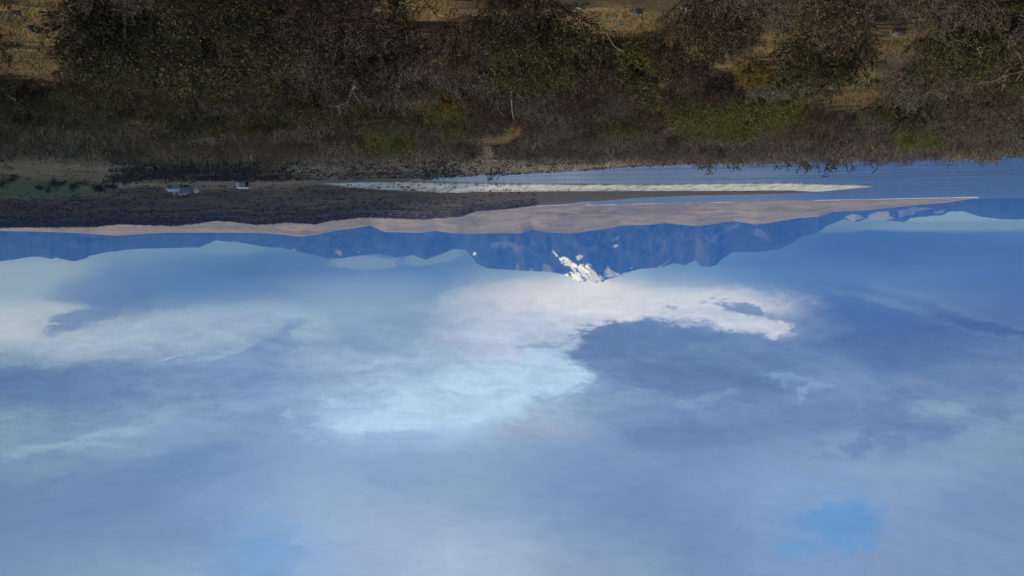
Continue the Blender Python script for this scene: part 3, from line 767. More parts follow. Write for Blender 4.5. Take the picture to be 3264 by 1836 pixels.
def shrub_mesh(seed, n_stem, height, spread, wob, sub, twig, r0, per_seg, ll, lw, bark, leaf, lean=0.0, tipbias=0.0, minr=0.006):
    g = np.random.default_rng(seed)
    P0, P1, ra, rb, tips = grow(g, n_stem, height, spread, wob, sub, twig, r0, lean)
    V, Fq = tube_arrays(P0, P1, np.maximum(ra, minr), np.maximum(rb, minr*0.75))
    wood = mesh_data('branches', V, Fq, mats=[bark])
    fol = None
    if per_seg > 0:
        h = P1[:, 2]; wgt = np.clip(h/height, 0.05, 1)**(0.4+tipbias)*(ra < r0*0.6)
        cnt = g.poisson(per_seg*wgt)
        idx = np.repeat(np.arange(len(P0)), cnt)
        tt = g.random((len(idx), 1))
        C = P0[idx]*(1-tt)+P1[idx]*tt + g.normal(size=(len(idx), 3))*0.025*height
        D = (P1-P0)[idx]; D = D/np.maximum(np.linalg.norm(D, axis=1, keepdims=True), 1e-6) + g.normal(size=D.shape)*0.75
        lv, lf = leaf_arrays(C, D, g.uniform(0.6, 1.3, len(idx))*ll, g.uniform(0.6, 1.3, len(idx))*lw, g)
        fol = mesh_data('foliage', lv, lf, mats=[leaf])
    return wood, fol

BARK = plain_mat('grey_bark', (0.150, 0.126, 0.098), 0.9, 0.45, 9.0, 0.05)
BARK_D = plain_mat('brown_bark', (0.070, 0.055, 0.043), 0.9, 0.45, 9.0, 0.05)
DEAD = plain_mat('bleached_wood', (0.34, 0.32, 0.285), 0.85, 0.3, 14.0, 0.1)
L_GREY = leaf_mat('grey_brown_leaves', [(0.030, 0.024, 0.013), (0.068, 0.054, 0.029), (0.108, 0.087, 0.051), (0.056, 0.051, 0.020), (0.17, 0.143, 0.095)])
L_BROWN = leaf_mat('dry_brown_leaves', [(0.040, 0.026, 0.013), (0.088, 0.057, 0.027), (0.135, 0.094, 0.048), (0.066, 0.049, 0.021)])
L_OLIVE = leaf_mat('olive_leaves', [(0.027, 0.029, 0.008), (0.066, 0.064, 0.018), (0.112, 0.102, 0.032), (0.050, 0.049, 0.015)])
L_GREEN = leaf_mat('yellow_green_leaves', [(0.050, 0.060, 0.012), (0.115, 0.125, 0.024), (0.18, 0.18, 0.042), (0.070, 0.075, 0.020)], 0.25)
L_GOLD = leaf_mat('golden_leaves', [(0.10, 0.060, 0.012), (0.21, 0.135, 0.026), (0.28, 0.19, 0.045), (0.12, 0.095, 0.022)], 0.25)
L_SILV = leaf_mat('silver_leaves', [(0.085, 0.090, 0.070), (0.14, 0.145, 0.118), (0.19, 0.195, 0.165)], 0.2)
KINDS = {
 'grey_shrub': [shrub_mesh(100+i, 15, 1.15, 1.15, 0.20, 2, 2, 0.024, 5.0, 0.055, 0.022, BARK, L_GREY, 0, 0.3, 0.008) for i in range(5)],
 'brown_shrub': [shrub_mesh(200+i, 14, 1.0, 1.25, 0.24, 2, 2, 0.020, 6.5, 0.055, 0.024, BARK_D, L_BROWN, 0, 0.4) for i in range(4)],
 'olive_shrub': [shrub_mesh(300+i, 15, 1.1, 1.1, 0.18, 2, 2, 0.020, 8.0, 0.060, 0.026, BARK_D, L_OLIVE, 0, 0.4) for i in range(4)],
 'green_shrub': [shrub_mesh(400+i, 16, 1.05, 1.2, 0.17, 2, 2, 0.018, 7.0, 0.065, 0.028, BARK_D, L_GREEN, 0, 0.4) for i in range(3)],
 'golden_shrub': [shrub_mesh(500+i, 18, 0.75, 1.2, 0.15, 2, 2, 0.014, 6.0, 0.060, 0.020, BARK_D, L_GOLD, 0, 0.3) for i in range(3)],
 'silver_shrub': [shrub_mesh(600+i, 14, 0.9, 1.1, 0.16, 2, 2, 0.016, 6.0, 0.065, 0.022, BARK, L_SILV) for i in range(2)],
 'bare_shrub': [shrub_mesh(700+i, 5, 1.9, 0.7, 0.26, 1, 1, 0.055, 2.2, 0.17, 0.10, BARK_D, L_OLIVE, 0, 2.0, 0.028) for i in range(4)],
}
WORD = {'grey_shrub': 'grey-brown twiggy', 'brown_shrub': 'dry brown', 'olive_shrub': 'dull olive', 'green_shrub': 'yellow-green leafy',
        'golden_shrub': 'golden yellow', 'silver_shrub': 'pale silver-grey', 'bare_shrub': 'nearly leafless tall'}
SHRUBS = []
def put_shrub(kind, p, size, rz, label, group, var=None):
    v = KINDS[kind]; wood, fol = v[var if var is not None else int(rng.integers(len(v)))]
    o = bpy.data.objects.new(kind, None); COL.objects.link(o)
    o.empty_display_size = 0.3
    o.location = p; o.rotation_euler = (0, 0, rz)
    o.scale = (size*rng.uniform(0.9, 1.25), size*rng.uniform(0.9, 1.25), size*rng.uniform(0.85, 1.1))
    tag(o, label, 'shrub', group)
    link('branches', wood, o)
    if fol: link('foliage', fol, o)
    SHRUBS.append((kind, np.array(p), size))
    return o

# ------------------------------------------------------------------ rocks, dead wood
def rock_mesh(seed, sx, sy, sz, mat, name='rock', amp=0.32):
    g = np.random.default_rng(seed)
    n, k = 18, 12
    V, Fq = [], []
    for i in range(k+1):
        th = math.pi*i/k
        for j in range(n):
            ph = 2*math.pi*j/n
            V.append((math.sin(th)*math.cos(ph), math.sin(th)*math.sin(ph), math.cos(th)))
    V = np.array(V)
    for _ in range(9):                                    # flat facets cut by random planes
        nn = unit(g.normal(size=3)); h = g.uniform(0.62, 0.9)
        dd = V @ nn; V = V - np.outer(np.maximum(dd-h, 0), nn)
    V = V*(1 + amp*0.25*(vnoise(V[:, 0]*3+9, V[:, 1]*3+V[:, 2]*2.3+5, seed)[:, None]-0.5))
    for i in range(k):
        for j in range(n): Fq.append((i*n+j, (i+1)*n+j, (i+1)*n+(j+1) % n, i*n+(j+1) % n))
    V = V*np.array([sx, sy, sz])
    return mesh_data(name, V, np.array(Fq), mats=[mat])
ROCK = plain_mat('lichen_stone', (0.20, 0.175, 0.13), 0.9, 0.4, 7.0, 0.1)
ROCK_D = plain_mat('grey_stone', (0.115, 0.112, 0.105), 0.9, 0.4, 7.0, 0.1)
def put_rock(px, py, w, label, mat, seed, flat=0.6, sink=0.25):
    p = hit(px, py); d = math.hypot(p[0], p[1])
    r = w*d/F_PX*0.5
    o = link('rock', rock_mesh(seed, r, r*0.8, r*flat, mat), None, (p[0], p[1], land_z(p[0], p[1]) + r*flat*(1-2*sink)), random.uniform(0, 6))
    tag(o, label, 'rock', None); return p
ROCKS = [
 (2866, 92, 54, 'pale angular boulder with twig shadows on the straw-coloured clearing', ROCK, 12, .55),
 (3236, 104, 58, 'long low grey stone at the edge of the straw clearing', ROCK_D, 2, .4),
 (50, 34, 26, 'small pale stone on the brown heath at the frame corner', ROCK, 3, .7),
 (106, 88, 36, 'dark grey stone half sunk in the orange grass', ROCK_D, 4, .6),
 (2028, 28, 50, 'rounded blue-grey stone in the mossy clearing', ROCK_D, 5, .5),
 (2190, 18, 44, 'whitish broken stone among twigs beside the golden shrubs', ROCK, 6, .6),
 (2475, 145, 12, 'tiny white stone on the small tan clearing', ROCK, 7, .7),
]
RP = [put_rock(*r) for r in ROCKS]
def stick_mesh(seed, ln, r, fork, name):
    g = np.random.default_rng(seed)
    P0, P1, ra, rb = [], [], [], []
    def run(p, d, l, rad, lev):
        n = 7
        for s in range(n):
            d = unit(d + g.normal(size=3)*0.16)
            q = p + d*l/n
            P0.append(p); P1.append(q); ra.append(rad*(1-0.7*s/n)); rb.append(rad*(1-0.7*(s+1)/n))
            if lev < 2 and g.random() < fork and s > 0: run(q, unit(d+g.normal(size=3)*0.6), l*g.uniform(0.25, 0.5), rad*0.5, lev+1)
            p = q
    run(np.zeros(3), np.array([0, 0, 1.0]), ln, r, 0)
    V, Fq = tube_arrays(np.array(P0), np.array(P1), np.maximum(ra, 0.006), np.maximum(rb, 0.005), 5)
    return mesh_data(name, V, Fq, mats=[DEAD])
def put_stick(px0, py0, px1, py1, thick, label, seed, fork=0.3, up0=0.35, up1=None):
    """a dead branch whose two ends were seen at two photo points"""
    a = hit(px0, py0); d = math.hypot(a[0], a[1]); r0_, r1_ = ray(px0, py0), ray(px1, py1)
    lift = 0.93
    A = np.array([0, 0, CAM_Z]) + r0_*np.linalg.norm(a-[0, 0, CAM_Z])*lift
    B = np.array([0, 0, CAM_Z]) + r1_*np.linalg.norm(a-[0, 0, CAM_Z])*(lift-0.015)
    v = B-A; ln = np.linalg.norm(v)
    me = stick_mesh(seed, ln, thick*d/F_PX*0.5, fork, 'dead_branch')
    o = link('dead_branch', me); o.location = A
    o.rotation_euler = Vector(v).to_track_quat('Z', 'Y').to_euler()
    tag(o, label, 'branch'); return A
STICKS = [
 (1612, 228, 1668, 370, 8, 'long bleached dead branch standing out of the grey thicket', 31, .35),
 (1560, 185, 1528, 215, 7, 'crooked pale forked branch arching over the thicket beside the long bleached branch', 32, .5),
 (1530, 215, 1575, 140, 6, 'curled pale branch crossing the crooked forked one', 33, .5),
 (590, 195, 510, 200, 6, 'short thick pale stick lying on the dark leafy shrubs', 34, .2),
 (565, 205, 520, 238, 5, 'thin pale stick slanting below the short thick one', 35, .3),
 (720, 40, 695, 82, 7, 'pale broken branch poking out of the dark hollow', 36, .4),
 (765, 165, 735, 260, 4, 'slim forked branch with two long prongs in the dark hollow', 37, .4),
 (1150, 200, 1162, 330, 6, 'hanging silver branch on the shadowed bush', 38, .6),
 (1130, 120, 1145, 200, 5, 'twisted grey branch above the hanging silver branch', 39, .6),
 (2980, 20, 3055, 52, 6, 'long grey branch reaching over the clearing towards the boulder', 40, .3),
 (3055, 52, 3118, 42, 5, 'end fork of grey wood beside the pale boulder', 41, .3),
 (3060, 60, 3075, 165, 4, 'thin drooping twig below the long grey branch', 42, .5),
 (2870, 5, 2868, 40, 5, 'upright dry stem at the frame edge near the tangled twigs', 43, .2),
 (2770, 412, 2690, 440, 4, 'white forked stick lying on the far grey shrubs near the lake', 44, .5),
 (2275, 42, 2182, 180, 5, 'bent dark-grey sapling beside the yellow-green patch', 45, .2),
 (1935, 105, 1965, 180, 3, 'straight thin yellow stalk in the mossy clearing', 46, .1),
 (1925, 100, 1905, 170, 3, 'shorter yellow stalk leaning away from the straight thin one', 47, .1),
 (1840, 22, 1880, 32, 5, 'wavy white root on the mossy clearing', 48, .2),
 (1960, 50, 1925, 56, 4, 'flat bleached splinter on the mossy clearing', 49, .2),
 (1990, 78, 1950, 92, 5, 'forked driftwood piece beside the mossy stones', 50, .5),
]
for s in STICKS: put_stick(*s)
# two weathered snags
def snag(px, py, h_px, w_px, label, seed, bulb):
    p = hit(px, py); d = np.linalg.norm(p-[0, 0, CAM_Z]); h = h_px*d/F_PX; w = w_px*d/F_PX*0.5
    g = np.random.default_rng(seed); n, k = 9, 14; V, Fq = [], []
    for i in range(k+1):
        t = i/k
        if bulb: r = w*(0.75+0.35*math.sin(t*6)) if t < 0.35 else w*max(0.16, 0.8*math.exp(-(t-0.35)*7))
        else: r = w*(0.55+0.25*math.sin(t*9+1)+0.2*(1-t))
        if i == k: r *= 0.3
        cx, cy = 0.12*h*math.sin(t*2.5+seed), 0.05*h*math.sin(t*4)
        for j in range(n):
            a = 2*math.pi*j/n; rr = r*(1+0.25*g.normal()*0.5)
            V.append((cx+rr*math.cos(a), cy+rr*math.sin(a), t*h-0.05))
    for i in range(k):
        for j in range(n): Fq.append((i*n+j, i*n+(j+1) % n, (i+1)*n+(j+1) % n, (i+1)*n+j))
    o = link('tree_stump', mesh_data('tree_stump', V, np.array(Fq), mats=[SNAGM])); o.location = p
    tag(o, label, 'stump')
    return p
SNAGM = plain_mat('weathered_stump_wood', (0.46, 0.42, 0.33), 0.85, 0.35, 14.0, 0.1)
SP = [snag(498, 42, 55, 17, 'pale bulbous stump tapering to a thin spike among dark shrubs', 51, True),
      snag(1668, 6, 62, 15, 'knobbly bleached stump with a hole standing in the near thicket', 52, False)]

# ------------------------------------------------------------------ the thicket on the near slope
PATCH = [  # photo centre, half sizes, what grows there
 (1250, 405, 100, 48, 'green_shrub'), (1405, 335, 72, 38, 'green_shrub'), (2300, 335, 200, 60, 'green_shrub'), (2920, 400, 72, 42, 'green_shrub'),
 (2470, 305, 80, 30, 'green_shrub'), (330, 190, 95, 110, 'olive_shrub'), (400, 275, 100, 45, 'olive_shrub'), (560, 300, 200, 40, 'olive_shrub'), (150, 420, 160, 60, 'olive_shrub'),
 (345, 12, 45, 30, 'golden_shrub'), (860, 10, 70, 24, 'golden_shrub'), (430, 40, 26, 20, 'golden_shrub'), (1325, 195, 45, 30, 'golden_shrub'), (1412, 190, 50, 45, 'golden_shrub'), (2250, 118, 60, 56, 'golden_shrub'),
 (2095, 105, 45, 55, 'green_shrub'), (2120, 70, 40, 25, 'golden_shrub'), (2650, 8, 22, 12, 'golden_shrub'), (2380, 235, 50, 60, 'golden_shrub'), (2060, 270, 60, 30, 'golden_shrub'), (1390, 290, 60, 25, 'golden_shrub'),
 (1525, 510, 55, 18, 'green_shrub'), (1130, 490, 50, 15, 'golden_shrub'), (2720, 488, 60, 10, 'golden_shrub'), (3090, 465, 60, 18, 'golden_shrub'), (2260, 55, 40, 30, 'green_shrub'), (3240, 420, 40, 60, 'olive_shrub'),
 (2440, 262, 42, 38, 'silver_shrub'), (2500, 335, 26, 26, 'silver_shrub'), (380, 315, 45, 26, 'silver_shrub'), (200, 295, 45, 18, 'olive_shrub'), (1000, 320, 160, 50, 'olive_shrub'), (950, 380, 250, 40, 'olive_shrub'),
]
def kind_at(px, py, g):
    for e in PATCH:
        if ((px-e[0])/e[2])**2 + ((py-e[1])/e[3])**2 < 1.0*g.uniform(0.7, 1.25): return e[4]
    v = vnoise(px/130.0, py/60.0, 300)
    if px < 900 and v > 0.55: return 'olive_shrub'
    if v > 0.58: return 'brown_shrub'
    if v < 0.36 and g.random() < 0.75: return 'olive_shrub'
    if g.random() < 0.02: return 'golden_shrub'
    if g.random() < 0.03: return 'silver_shrub'
    return 'grey_shrub' if g.random() < 0.8 else 'brown_shrub'
g2 = np.random.default_rng(77)
cand = []
N_TRY = 60000
dd_ = 15.0*np.exp(g2.random(N_TRY)*math.log(245/15.0)*1.0); dd_ = np.sqrt(g2.uniform(15**2, 235**2, N_TRY)); near_ = np.sqrt(g2.uniform(15**2, 75**2, 14000)); dd_[:14000] = near_
aa_ = g2.uniform(-R(35.5), R(35.5), N_TRY)
X_, Y_ = dd_*np.sin(aa_), dd_*np.cos(aa_)
Z_ = land_z(X_, Y_)
PXs = az_to_px(aa_); BK = 158*brow_k(PXs)
PP, _ = project(np.stack([X_, Y_, Z_+0.55], 1))
cell = {}
placed = []
for i in range(N_TRY):
    d = dd_[i]
    if d > BK[i]*1.12: continue
    px, py = PP[i]
    if py < -45: continue
    n_ = 0.5*(vnoise(px/40.0, py/25.0, 41)-0.5)
    hs = 1.0*(1.0+0.0055*d)*F_PX/d; ws = 0.55*hs                    # how big the plant looks
    blocked = False
    for e in OPEN:
        for q in (-0.45, 0.0, 0.35):
            if ((px-e[0])/(e[2]+ws*0.45))**2 + ((py+q*hs-e[1])/(e[3]*1.05))**2 < 1.05+n_: blocked = True
    if blocked: continue
    sp = 1.15 + 0.0105*d + 0.9*vnoise(X_[i]/7, Y_[i]/7, 8)
    key = (int(X_[i]//3), int(Y_[i]//3)); ok = True
    for a in (-1, 0, 1):
        for b_ in (-1, 0, 1):
            for q in cell.get((key[0]+a, key[1]+b_), ()):
                if (q[0]-X_[i])**2 + (q[1]-Y_[i])**2 < sp*sp: ok = False; break
            if not ok: break
        if not ok: break
    if not ok: continue
    cell.setdefault(key, []).append((X_[i], Y_[i]))
    placed.append((d, X_[i], Y_[i], Z_[i], px, py, kind_at(px, py, g2)))
placed.sort()
marks = [(p, t) for p, t in zip(RP, ('the pale angular boulder', 'the long low grey stone', 'the small corner stone', 'the dark grey stone', 'the blue-grey stone', 'the whitish broken stone', 'the tiny white stone'))] + \
        [(p, t) for p, t in zip(SP, ('the spiked pale stump', 'the knobbly bleached stump'))]
used, left = {}, []
seen_lab = set()
for (d, x, y, z, px, py, kind) in placed:
    cap = {'grey_shrub': 285, 'brown_shrub': 170, 'olive_shrub': 200, 'green_shrub': 90, 'golden_shrub': 70, 'silver_shrub': 30}.get(kind, 50)
    if used.get(kind, 0) >= cap or sum(used.values()) >= 760: left.append((d, x, y, z, px, py, kind)); continue
    used[kind] = used.get(kind, 0)+1
    size = (1.0 + 0.0055*d)*rng.uniform(0.7, 1.3)*(0.75 if d < 20 else 1.0)
    if d > 20 and rng.random() < 0.08: size *= 1.35
    near = None
    for p, t in marks:
        q = math.hypot(p[0]-x, p[1]-y)
        if q < 3.2 and (near is None or q < near[0]): near = (q, t, 'behind' if d > math.hypot(p[0], p[1])+0.6 else ('in front of' if d < math.hypot(p[0], p[1])-0.6 else 'beside'))
    hgt = 'low' if size < 1.0 else ('tall' if size > 1.4 else 'mid-height')
    col_ = next(t for lim, t in ((250, 'the green meadow'), (480, 'the meadow bushes'), (690, 'the farmhouse'), (1000, 'the white cottage'), (1330, 'the root of the gravel spit'), (1650, 'the near bay'), (2000, 'the snowy peak'), (2350, 'the middle of the spit'), (2800, 'the tip of the spit'), (9999, 'the open lake')) if px < lim)
    row = next(t for lim, t in ((45, 'cut by the frame edge'), (95, 'in the second row'), (150, 'in the third row'), (210, 'in the fourth row'), (270, 'halfway down the slope'), (340, 'low on the slope'), (9999, 'near the brow')) if py < lim)
    if near: lab = '%s %s shrub %s %s' % (hgt, WORD[kind], near[2], near[1])
    else: lab = '%s %s shrub %s, below %s' % (hgt, WORD[kind], row, col_)
    put_shrub(kind, (x, y, z), size, rng.uniform(0, 6.28), lab, WORD[kind] + ' shrubs of the near slope')

# farther thicket: nobody can count these, one mass
def thicket_arrays(S, g, tint):
    V, Fq, C, o = [], [], [], 0
    WV, WF, WC, wo_ = [], [], [], 0
    for (x, y, z, h, w, col, nl, ls) in S:
        d = unit(np.array([x, y, 0]))
        r = np.sqrt(g.random(nl))*w; a = g.random(nl)*6.283; hh = g.random(nl)**0.8
        prof = np.sqrt(np.clip(1.0-(0.15+0.85*hh)**2.2, 0, 1))*0.85+0.18
        lump = 0.75+0.5*vnoise(a*1.6, hh*2+x, 3)
        P = np.stack([x+np.cos(a)*r*prof*lump, y+np.sin(a)*r*prof*lump, z-0.05+hh*h*lump], 1)
        D = np.stack([np.cos(a)*0.7, np.sin(a)*0.7, np.full(nl, 0.7)], 1) + g.normal(size=(nl, 3))*0.55
        lv, lf = leaf_arrays(P, D, ls*g.uniform(0.7, 1.6, nl), ls*0.42*g.uniform(0.6, 1.3, nl), g)
        V.append(lv); Fq.append(lf+o); o += len(lv)
        C.append(np.repeat(col[None]*(0.3+1.3*g.random((nl, 1))**1.3), 4, 0))
        nt_ = max(6, nl//9); a = g.random(nt_)*6.283; t = g.uniform(0.1, 1.1, nt_)
        A = np.stack([x+np.cos(a)*0.25*w, y+np.sin(a)*0.25*w, z+g.uniform(0, .3, nt_)*h], 1)
        B = A + np.stack([np.cos(a)*np.sin(t), np.sin(a)*np.sin(t), np.cos(t)], 1)*h*g.uniform(0.6, 1.15, nt_)[:, None]
        Mi = (A+B)/2 + g.normal(size=A.shape)*0.09*h
        tv, tf = tube_arrays(np.concatenate([A, Mi]), np.concatenate([Mi, B]), np.full(2*nt_, ls*0.16), np.full(2*nt_, ls*0.09))
        V.append(tv); Fq.append(tf+o); o += len(tv)
        C.append(np.repeat(np.array([[0.165, 0.142, 0.112]])*(0.4+1.3*g.random((2*nt_, 1))), 6, 0))
    return np.concatenate(V), np.concatenate(Fq), np.concatenate(C)
KC = {'grey_shrub': (0.074, 0.060, 0.040), 'brown_shrub': (0.080, 0.053, 0.030), 'olive_shrub': (0.062, 0.058, 0.020), 'green_shrub': (0.135, 0.145, 0.026),
      'golden_shrub': (0.24, 0.16, 0.038), 'silver_shrub': (0.14, 0.145, 0.118)}
S = []
for (d, x, y, z, px, py, kind) in left:
    sz = (1.0 + 0.0042*d)*(g2.uniform(0.6, 1.35) if d < 150 else g2.uniform(0.5, 1.9)**1.1)
    nl = int(np.clip(1300*(60/d)**1.1, 320, 1300))
    S.append((x, y, z, 1.1*sz, 1.05*sz, np.array(KC[kind])*g2.uniform(0.55, 1.4), nl, 0.075*max(1, d/55)))
for k in range(900):                                             # the slope goes on past both sides of the view
    d = math.sqrt(g2.uniform(25**2, 165**2)); a = R(g2.uniform(35.5, 46))*(1 if g2.random() < .5 else -1)
    x, y = d*math.sin(a), d*math.cos(a); sz = (1.0 + 0.0045*d)*g2.uniform(0.6, 1.35)
    S.append((x, y, float(land_z(x, y)), 1.1*sz, 1.05*sz, np.array(KC[('grey_shrub', 'brown_shrub', 'olive_shrub')[k % 3]])*g2.uniform(0.55, 1.4), int(np.clip(900*(60/d)**1.1, 260, 900)), 0.075*max(1, d/55)))
thick_mat, nt, b = new_mat('thicket_leaves')
nt.links.new(attr_col(nt), b.inputs['Base Color']); b.inputs['Roughness'].default_value = 0.8; b.inputs['Specular IOR Level'].default_value = 0.08
tv, tf, tcol = thicket_arrays(S, g2, None)
th = link('shrubbery', mesh_data('shrubbery', tv, tf, mats=[thick_mat], cols=tcol)); tag(th, 'dense grey-brown scrub rolling away down the slope to its brow', 'scrub', kind='stuff')
print('individual', used, 'thicket', len(S), 'faces', len(tf))

# bare tall shrubs that stand out against the lake along the brow
for i, (px, py, sz, where) in enumerate([(2252, 512, 1.2, 'standing alone against the lake, the pair nearest the bay'), (2276, 512, 1.15, 'standing beside the lone bare shrub before the lake'),
        (2345, 508, .8, 'low on the brow where the scrub begins'), (2365, 508, .9, 'with a drooping crown on the brow'), (2430, 504, .75, 'between two ragged clumps on the brow'),
        (2520, 500, 1.0, 'leaning over the brow before the spit'), (2545, 500, .9, 'with one long arm towards the spit'), (2578, 498, 1.2, 'thin and sparse on the brow'),
        (2645, 496, 1.2, 'broad and feathery on the brow'), (2668, 496, 1.05, 'feathery twin beside the broad one'), (2750, 497, .7, 'small and dark past the yellow tuft'),
        (2785, 497, 1.0, 'dense and upright past the yellow tuft'), (20, 520, 1.0, 'drooping over the tan meadow edge'), (165, 520, .9, 'single stalk over the tan meadow'),
        (225, 515, .7, 'short, before the tan meadow'), (345, 505, .9, 'spreading, where meadow meets dark brush'), (1570, 540, 1.1, 'standing by the water at the near bay'), (1905, 505, .8, 'on the shore ridge before the bay')]):
    a, _ = azel(px, py); dl_ = np.linspace(70, 200*brow_k(px), 200)
    d = float(dl_[np.argmax((land_z(dl_*math.sin(a), dl_*math.cos(a)) + 1.6 - CAM_Z)/dl_)])      # where the brow cuts the view
    x, y = d*math.sin(a), d*math.cos(a)
    if px in (1570,): q = hit(px, py-8); x, y = q[0], q[1]
    sc = sz*1.75*(d/190.0 if px > 1000 else 0.9)
    put_shrub('bare_shrub', (x, y, float(land_z(x, y))-0.05), sc*(1.6 if px == 1570 else 1), rng.uniform(0, 6.28), 'nearly leafless tall shrub ' + where, 'bare shrubs along the brow', i % 4)

# ------------------------------------------------------------------ dry grass in the clearings
gx = np.sqrt(g2.uniform(15**2, 130**2, 400000)); ga = g2.uniform(-R(34), R(34), 400000)
GX, GY = gx*np.sin(ga), gx*np.cos(ga); GZ = land_z(GX, GY)
GP, _ = project(np.stack([GX, GY, GZ], 1))
nn = fbm(GX/3, GY/3, 4, 61)
okg = np.zeros(len(GX), bool)
for e in OPEN: okg |= ((GP[:, 0]-e[0])/(e[2]*1.15))**2 + ((GP[:, 1]-e[1])/(e[3]*1.2))**2 < 1.0 + nn*1.5
okg &= (nn > -0.16) & (g2.random(len(GX)) < np.clip(38/gx, 0.2, 1))
GX, GY, GZ, gd = GX[okg], GY[okg], GZ[okg], gx[okg]
n = len(GX); D = np.stack([g2.normal(size=n)*0.5, g2.normal(size=n)*0.5, np.ones(n)*0.8], 1)
gv, gf = leaf_arrays(np.stack([GX, GY, GZ-0.02], 1), D, g2.uniform(0.10, 0.30, n), 0.018*np.maximum(1, gd/32), g2)
base = np.array([0.165, 0.120, 0.055]); red = np.array([0.12, 0.060, 0.032]); mossy = np.array([0.11, 0.10, 0.030])
t = smooth(fbm(GX/5, GY/5, 3, 66), -0.05, 0.2)[:, None]; t2 = smooth(fbm(GX/4, GY/4, 3, 69), 0.0, 0.2)[:, None]
gc = (base*(1-t)+red*t)*(1-t2*0.7)+mossy*t2*0.7; gc = gc*(0.6+0.8*g2.random((n, 1)))
grass = link('grass', mesh_data('grass', gv, gf, mats=[thick_mat], cols=np.repeat(gc, 4, 0))); tag(grass, 'short straw-coloured dry grass in the clearings between shrubs', 'grass', kind='stuff')

# ------------------------------------------------------------------ low ground: scattered bushes, heath, driftwood
g3 = np.random.default_rng(91)
def clumps(pts, g):
    """rough dark cushions: pts = x, y, z, radius, height, colour, number of leaves"""
    X = []; C = []; Fq = []; o = 0
    for (x, y, z, r, h, col, nl) in pts:
        a = g.random(nl)*6.283; u = g.random(nl)
        P = np.stack([x+np.cos(a)*r*np.sqrt(1-u*u*0.85)*0.85, y+np.sin(a)*r*np.sqrt(1-u*u*0.85)*0.85, z-0.12*h+u*h*0.85], 1)
        D = np.stack([np.cos(a)*(1-u), np.sin(a)*(1-u), 0.3+u], 1)+g.normal(size=(nl, 3))*0.5
        lv, lf = leaf_arrays(P, D, r*g.uniform(0.4, 0.8, nl), r*g.uniform(0.35, 0.65, nl), g)
        X.append(lv); Fq.append(lf+o); o += len(lv); C.append(np.repeat(col[None]*(0.7+0.6*g.random((nl, 1))), 4, 0))
    return np.concatenate(X), np.concatenate(Fq), np.concatenate(C)
def scatter(n, d0, d1, p0, p1, dens):
    d = np.sqrt(g3.uniform(d0*d0, d1*d1, n)); px = g3.uniform(p0, p1, n); az = np.arctan((CX-px)/F_PX)
    x, y = d*np.sin(az), d*np.cos(az); z = land_z(x, y)
    keep = (g3.random(n) < dens(d, px, x, y)) & (z > 0.15)
    return x[keep], y[keep], z[keep], d[keep], px[keep]
pts = []
dark = np.array([0.032, 0.028, 0.021]); dk2 = np.array([0.045, 0.038, 0.026])
# the dark brush belt and the spotted grassland
x, y, z, d, px = scatter(9000, 205, 500, 330, 1000, lambda d, px, x, y: smooth(px+d*0.25, 440, 520)*smooth(px, 1020, 780)*0.5*smooth(d, 500, 440)*(1-0.9*smooth(fbm(x/22, y/14, 4, 3), -0.02, 0.14)))
for i in range(len(x)): pts.append((x[i], y[i], z[i], g3.uniform(.6, 1.5), g3.uniform(.6, 1.3), dark*g3.uniform(.9, 2.4), 8))
x, y, z, d, px = scatter(5200, 215, 480, 700, 1480, lambda d, px, x, y: (0.28+0.5*smooth(fbm(x/40, y/20, 4, 8), 0, .2)))
for i in range(len(x)): pts.append((x[i], y[i], z[i], g3.uniform(.45, 1.1), g3.uniform(.4, .9), dk2*g3.uniform(.6, 1.3), 8))
x, y, z, d, px = scatter(2600, 230, 560, 1350, 2300, lambda d, px, x, y: 0.35+0.6*smooth(shore1(px)-d, 60, 10))
for i in range(len(x)): pts.append((x[i], y[i], z[i], g3.uniform(.5, 1.4), g3.uniform(.5, 1.3), np.array([0.050, 0.040, 0.028])*g3.uniform(.6, 1.4), 8))
x, y, z, d, px = scatter(700, 205, 500, -60, 430, lambda d, px, x, y: 0.10+0.5*smooth(px, 300, 420))
for i in range(len(x)): pts.append((x[i], y[i], z[i], g3.uniform(.3, .8), g3.uniform(.3, .6), dk2*g3.uniform(.6, 1.2), 7))
# heath on the brown rise
x, y, z, d, px = scatter(26000, 540, 2700, -80, 1720, lambda d, px, x, y: np.clip(0.5 + 1.6*fbm(x/150, y/70, 4, 14) + 0.00025*(900-px), 0.06, 0.85)*(1-0.93*smooth(px, 380, 330)*smooth(d, 780, 640)))
for i in range(len(x)):
    s = 1+d[i]/900
    pts.append((x[i], y[i], z[i], g3.uniform(.5, 1.3)*s, g3.uniform(.35, .9)*s, (dark*0.75 if g3.random() < .6 else np.array([0.085, 0.066, 0.040]))*g3.uniform(.8, 1.5), 6))
# specks on the gravel: scrub and driftwood
x, y, z, d, px = scatter(9000, 585, 1350, 1050, 2750, lambda d, px, x, y: np.exp(-((d-near2(px)-120)/90)**2)*np.clip(0.35+1.6*fbm(x/25, y/25, 3, 5), 0, 1)*smooth(px, 2800, 1900))
for i in range(len(x)): pts.append((x[i], y[i], z[i], g3.uniform(.5, 1.3), g3.uniform(.5, 1.1), np.array([0.06, 0.05, 0.038])*g3.uniform(.5, 1.3), 7))
cv, cf, cc = clumps(pts, g3)
steppe = link('undergrowth', mesh_data('undergrowth', cv, cf, mats=[thick_mat], cols=cc)); tag(steppe, 'dark low heath bushes dotted over the plain and the lakeshore', 'heath', kind='stuff')
print('heath', len(pts), len(cf))

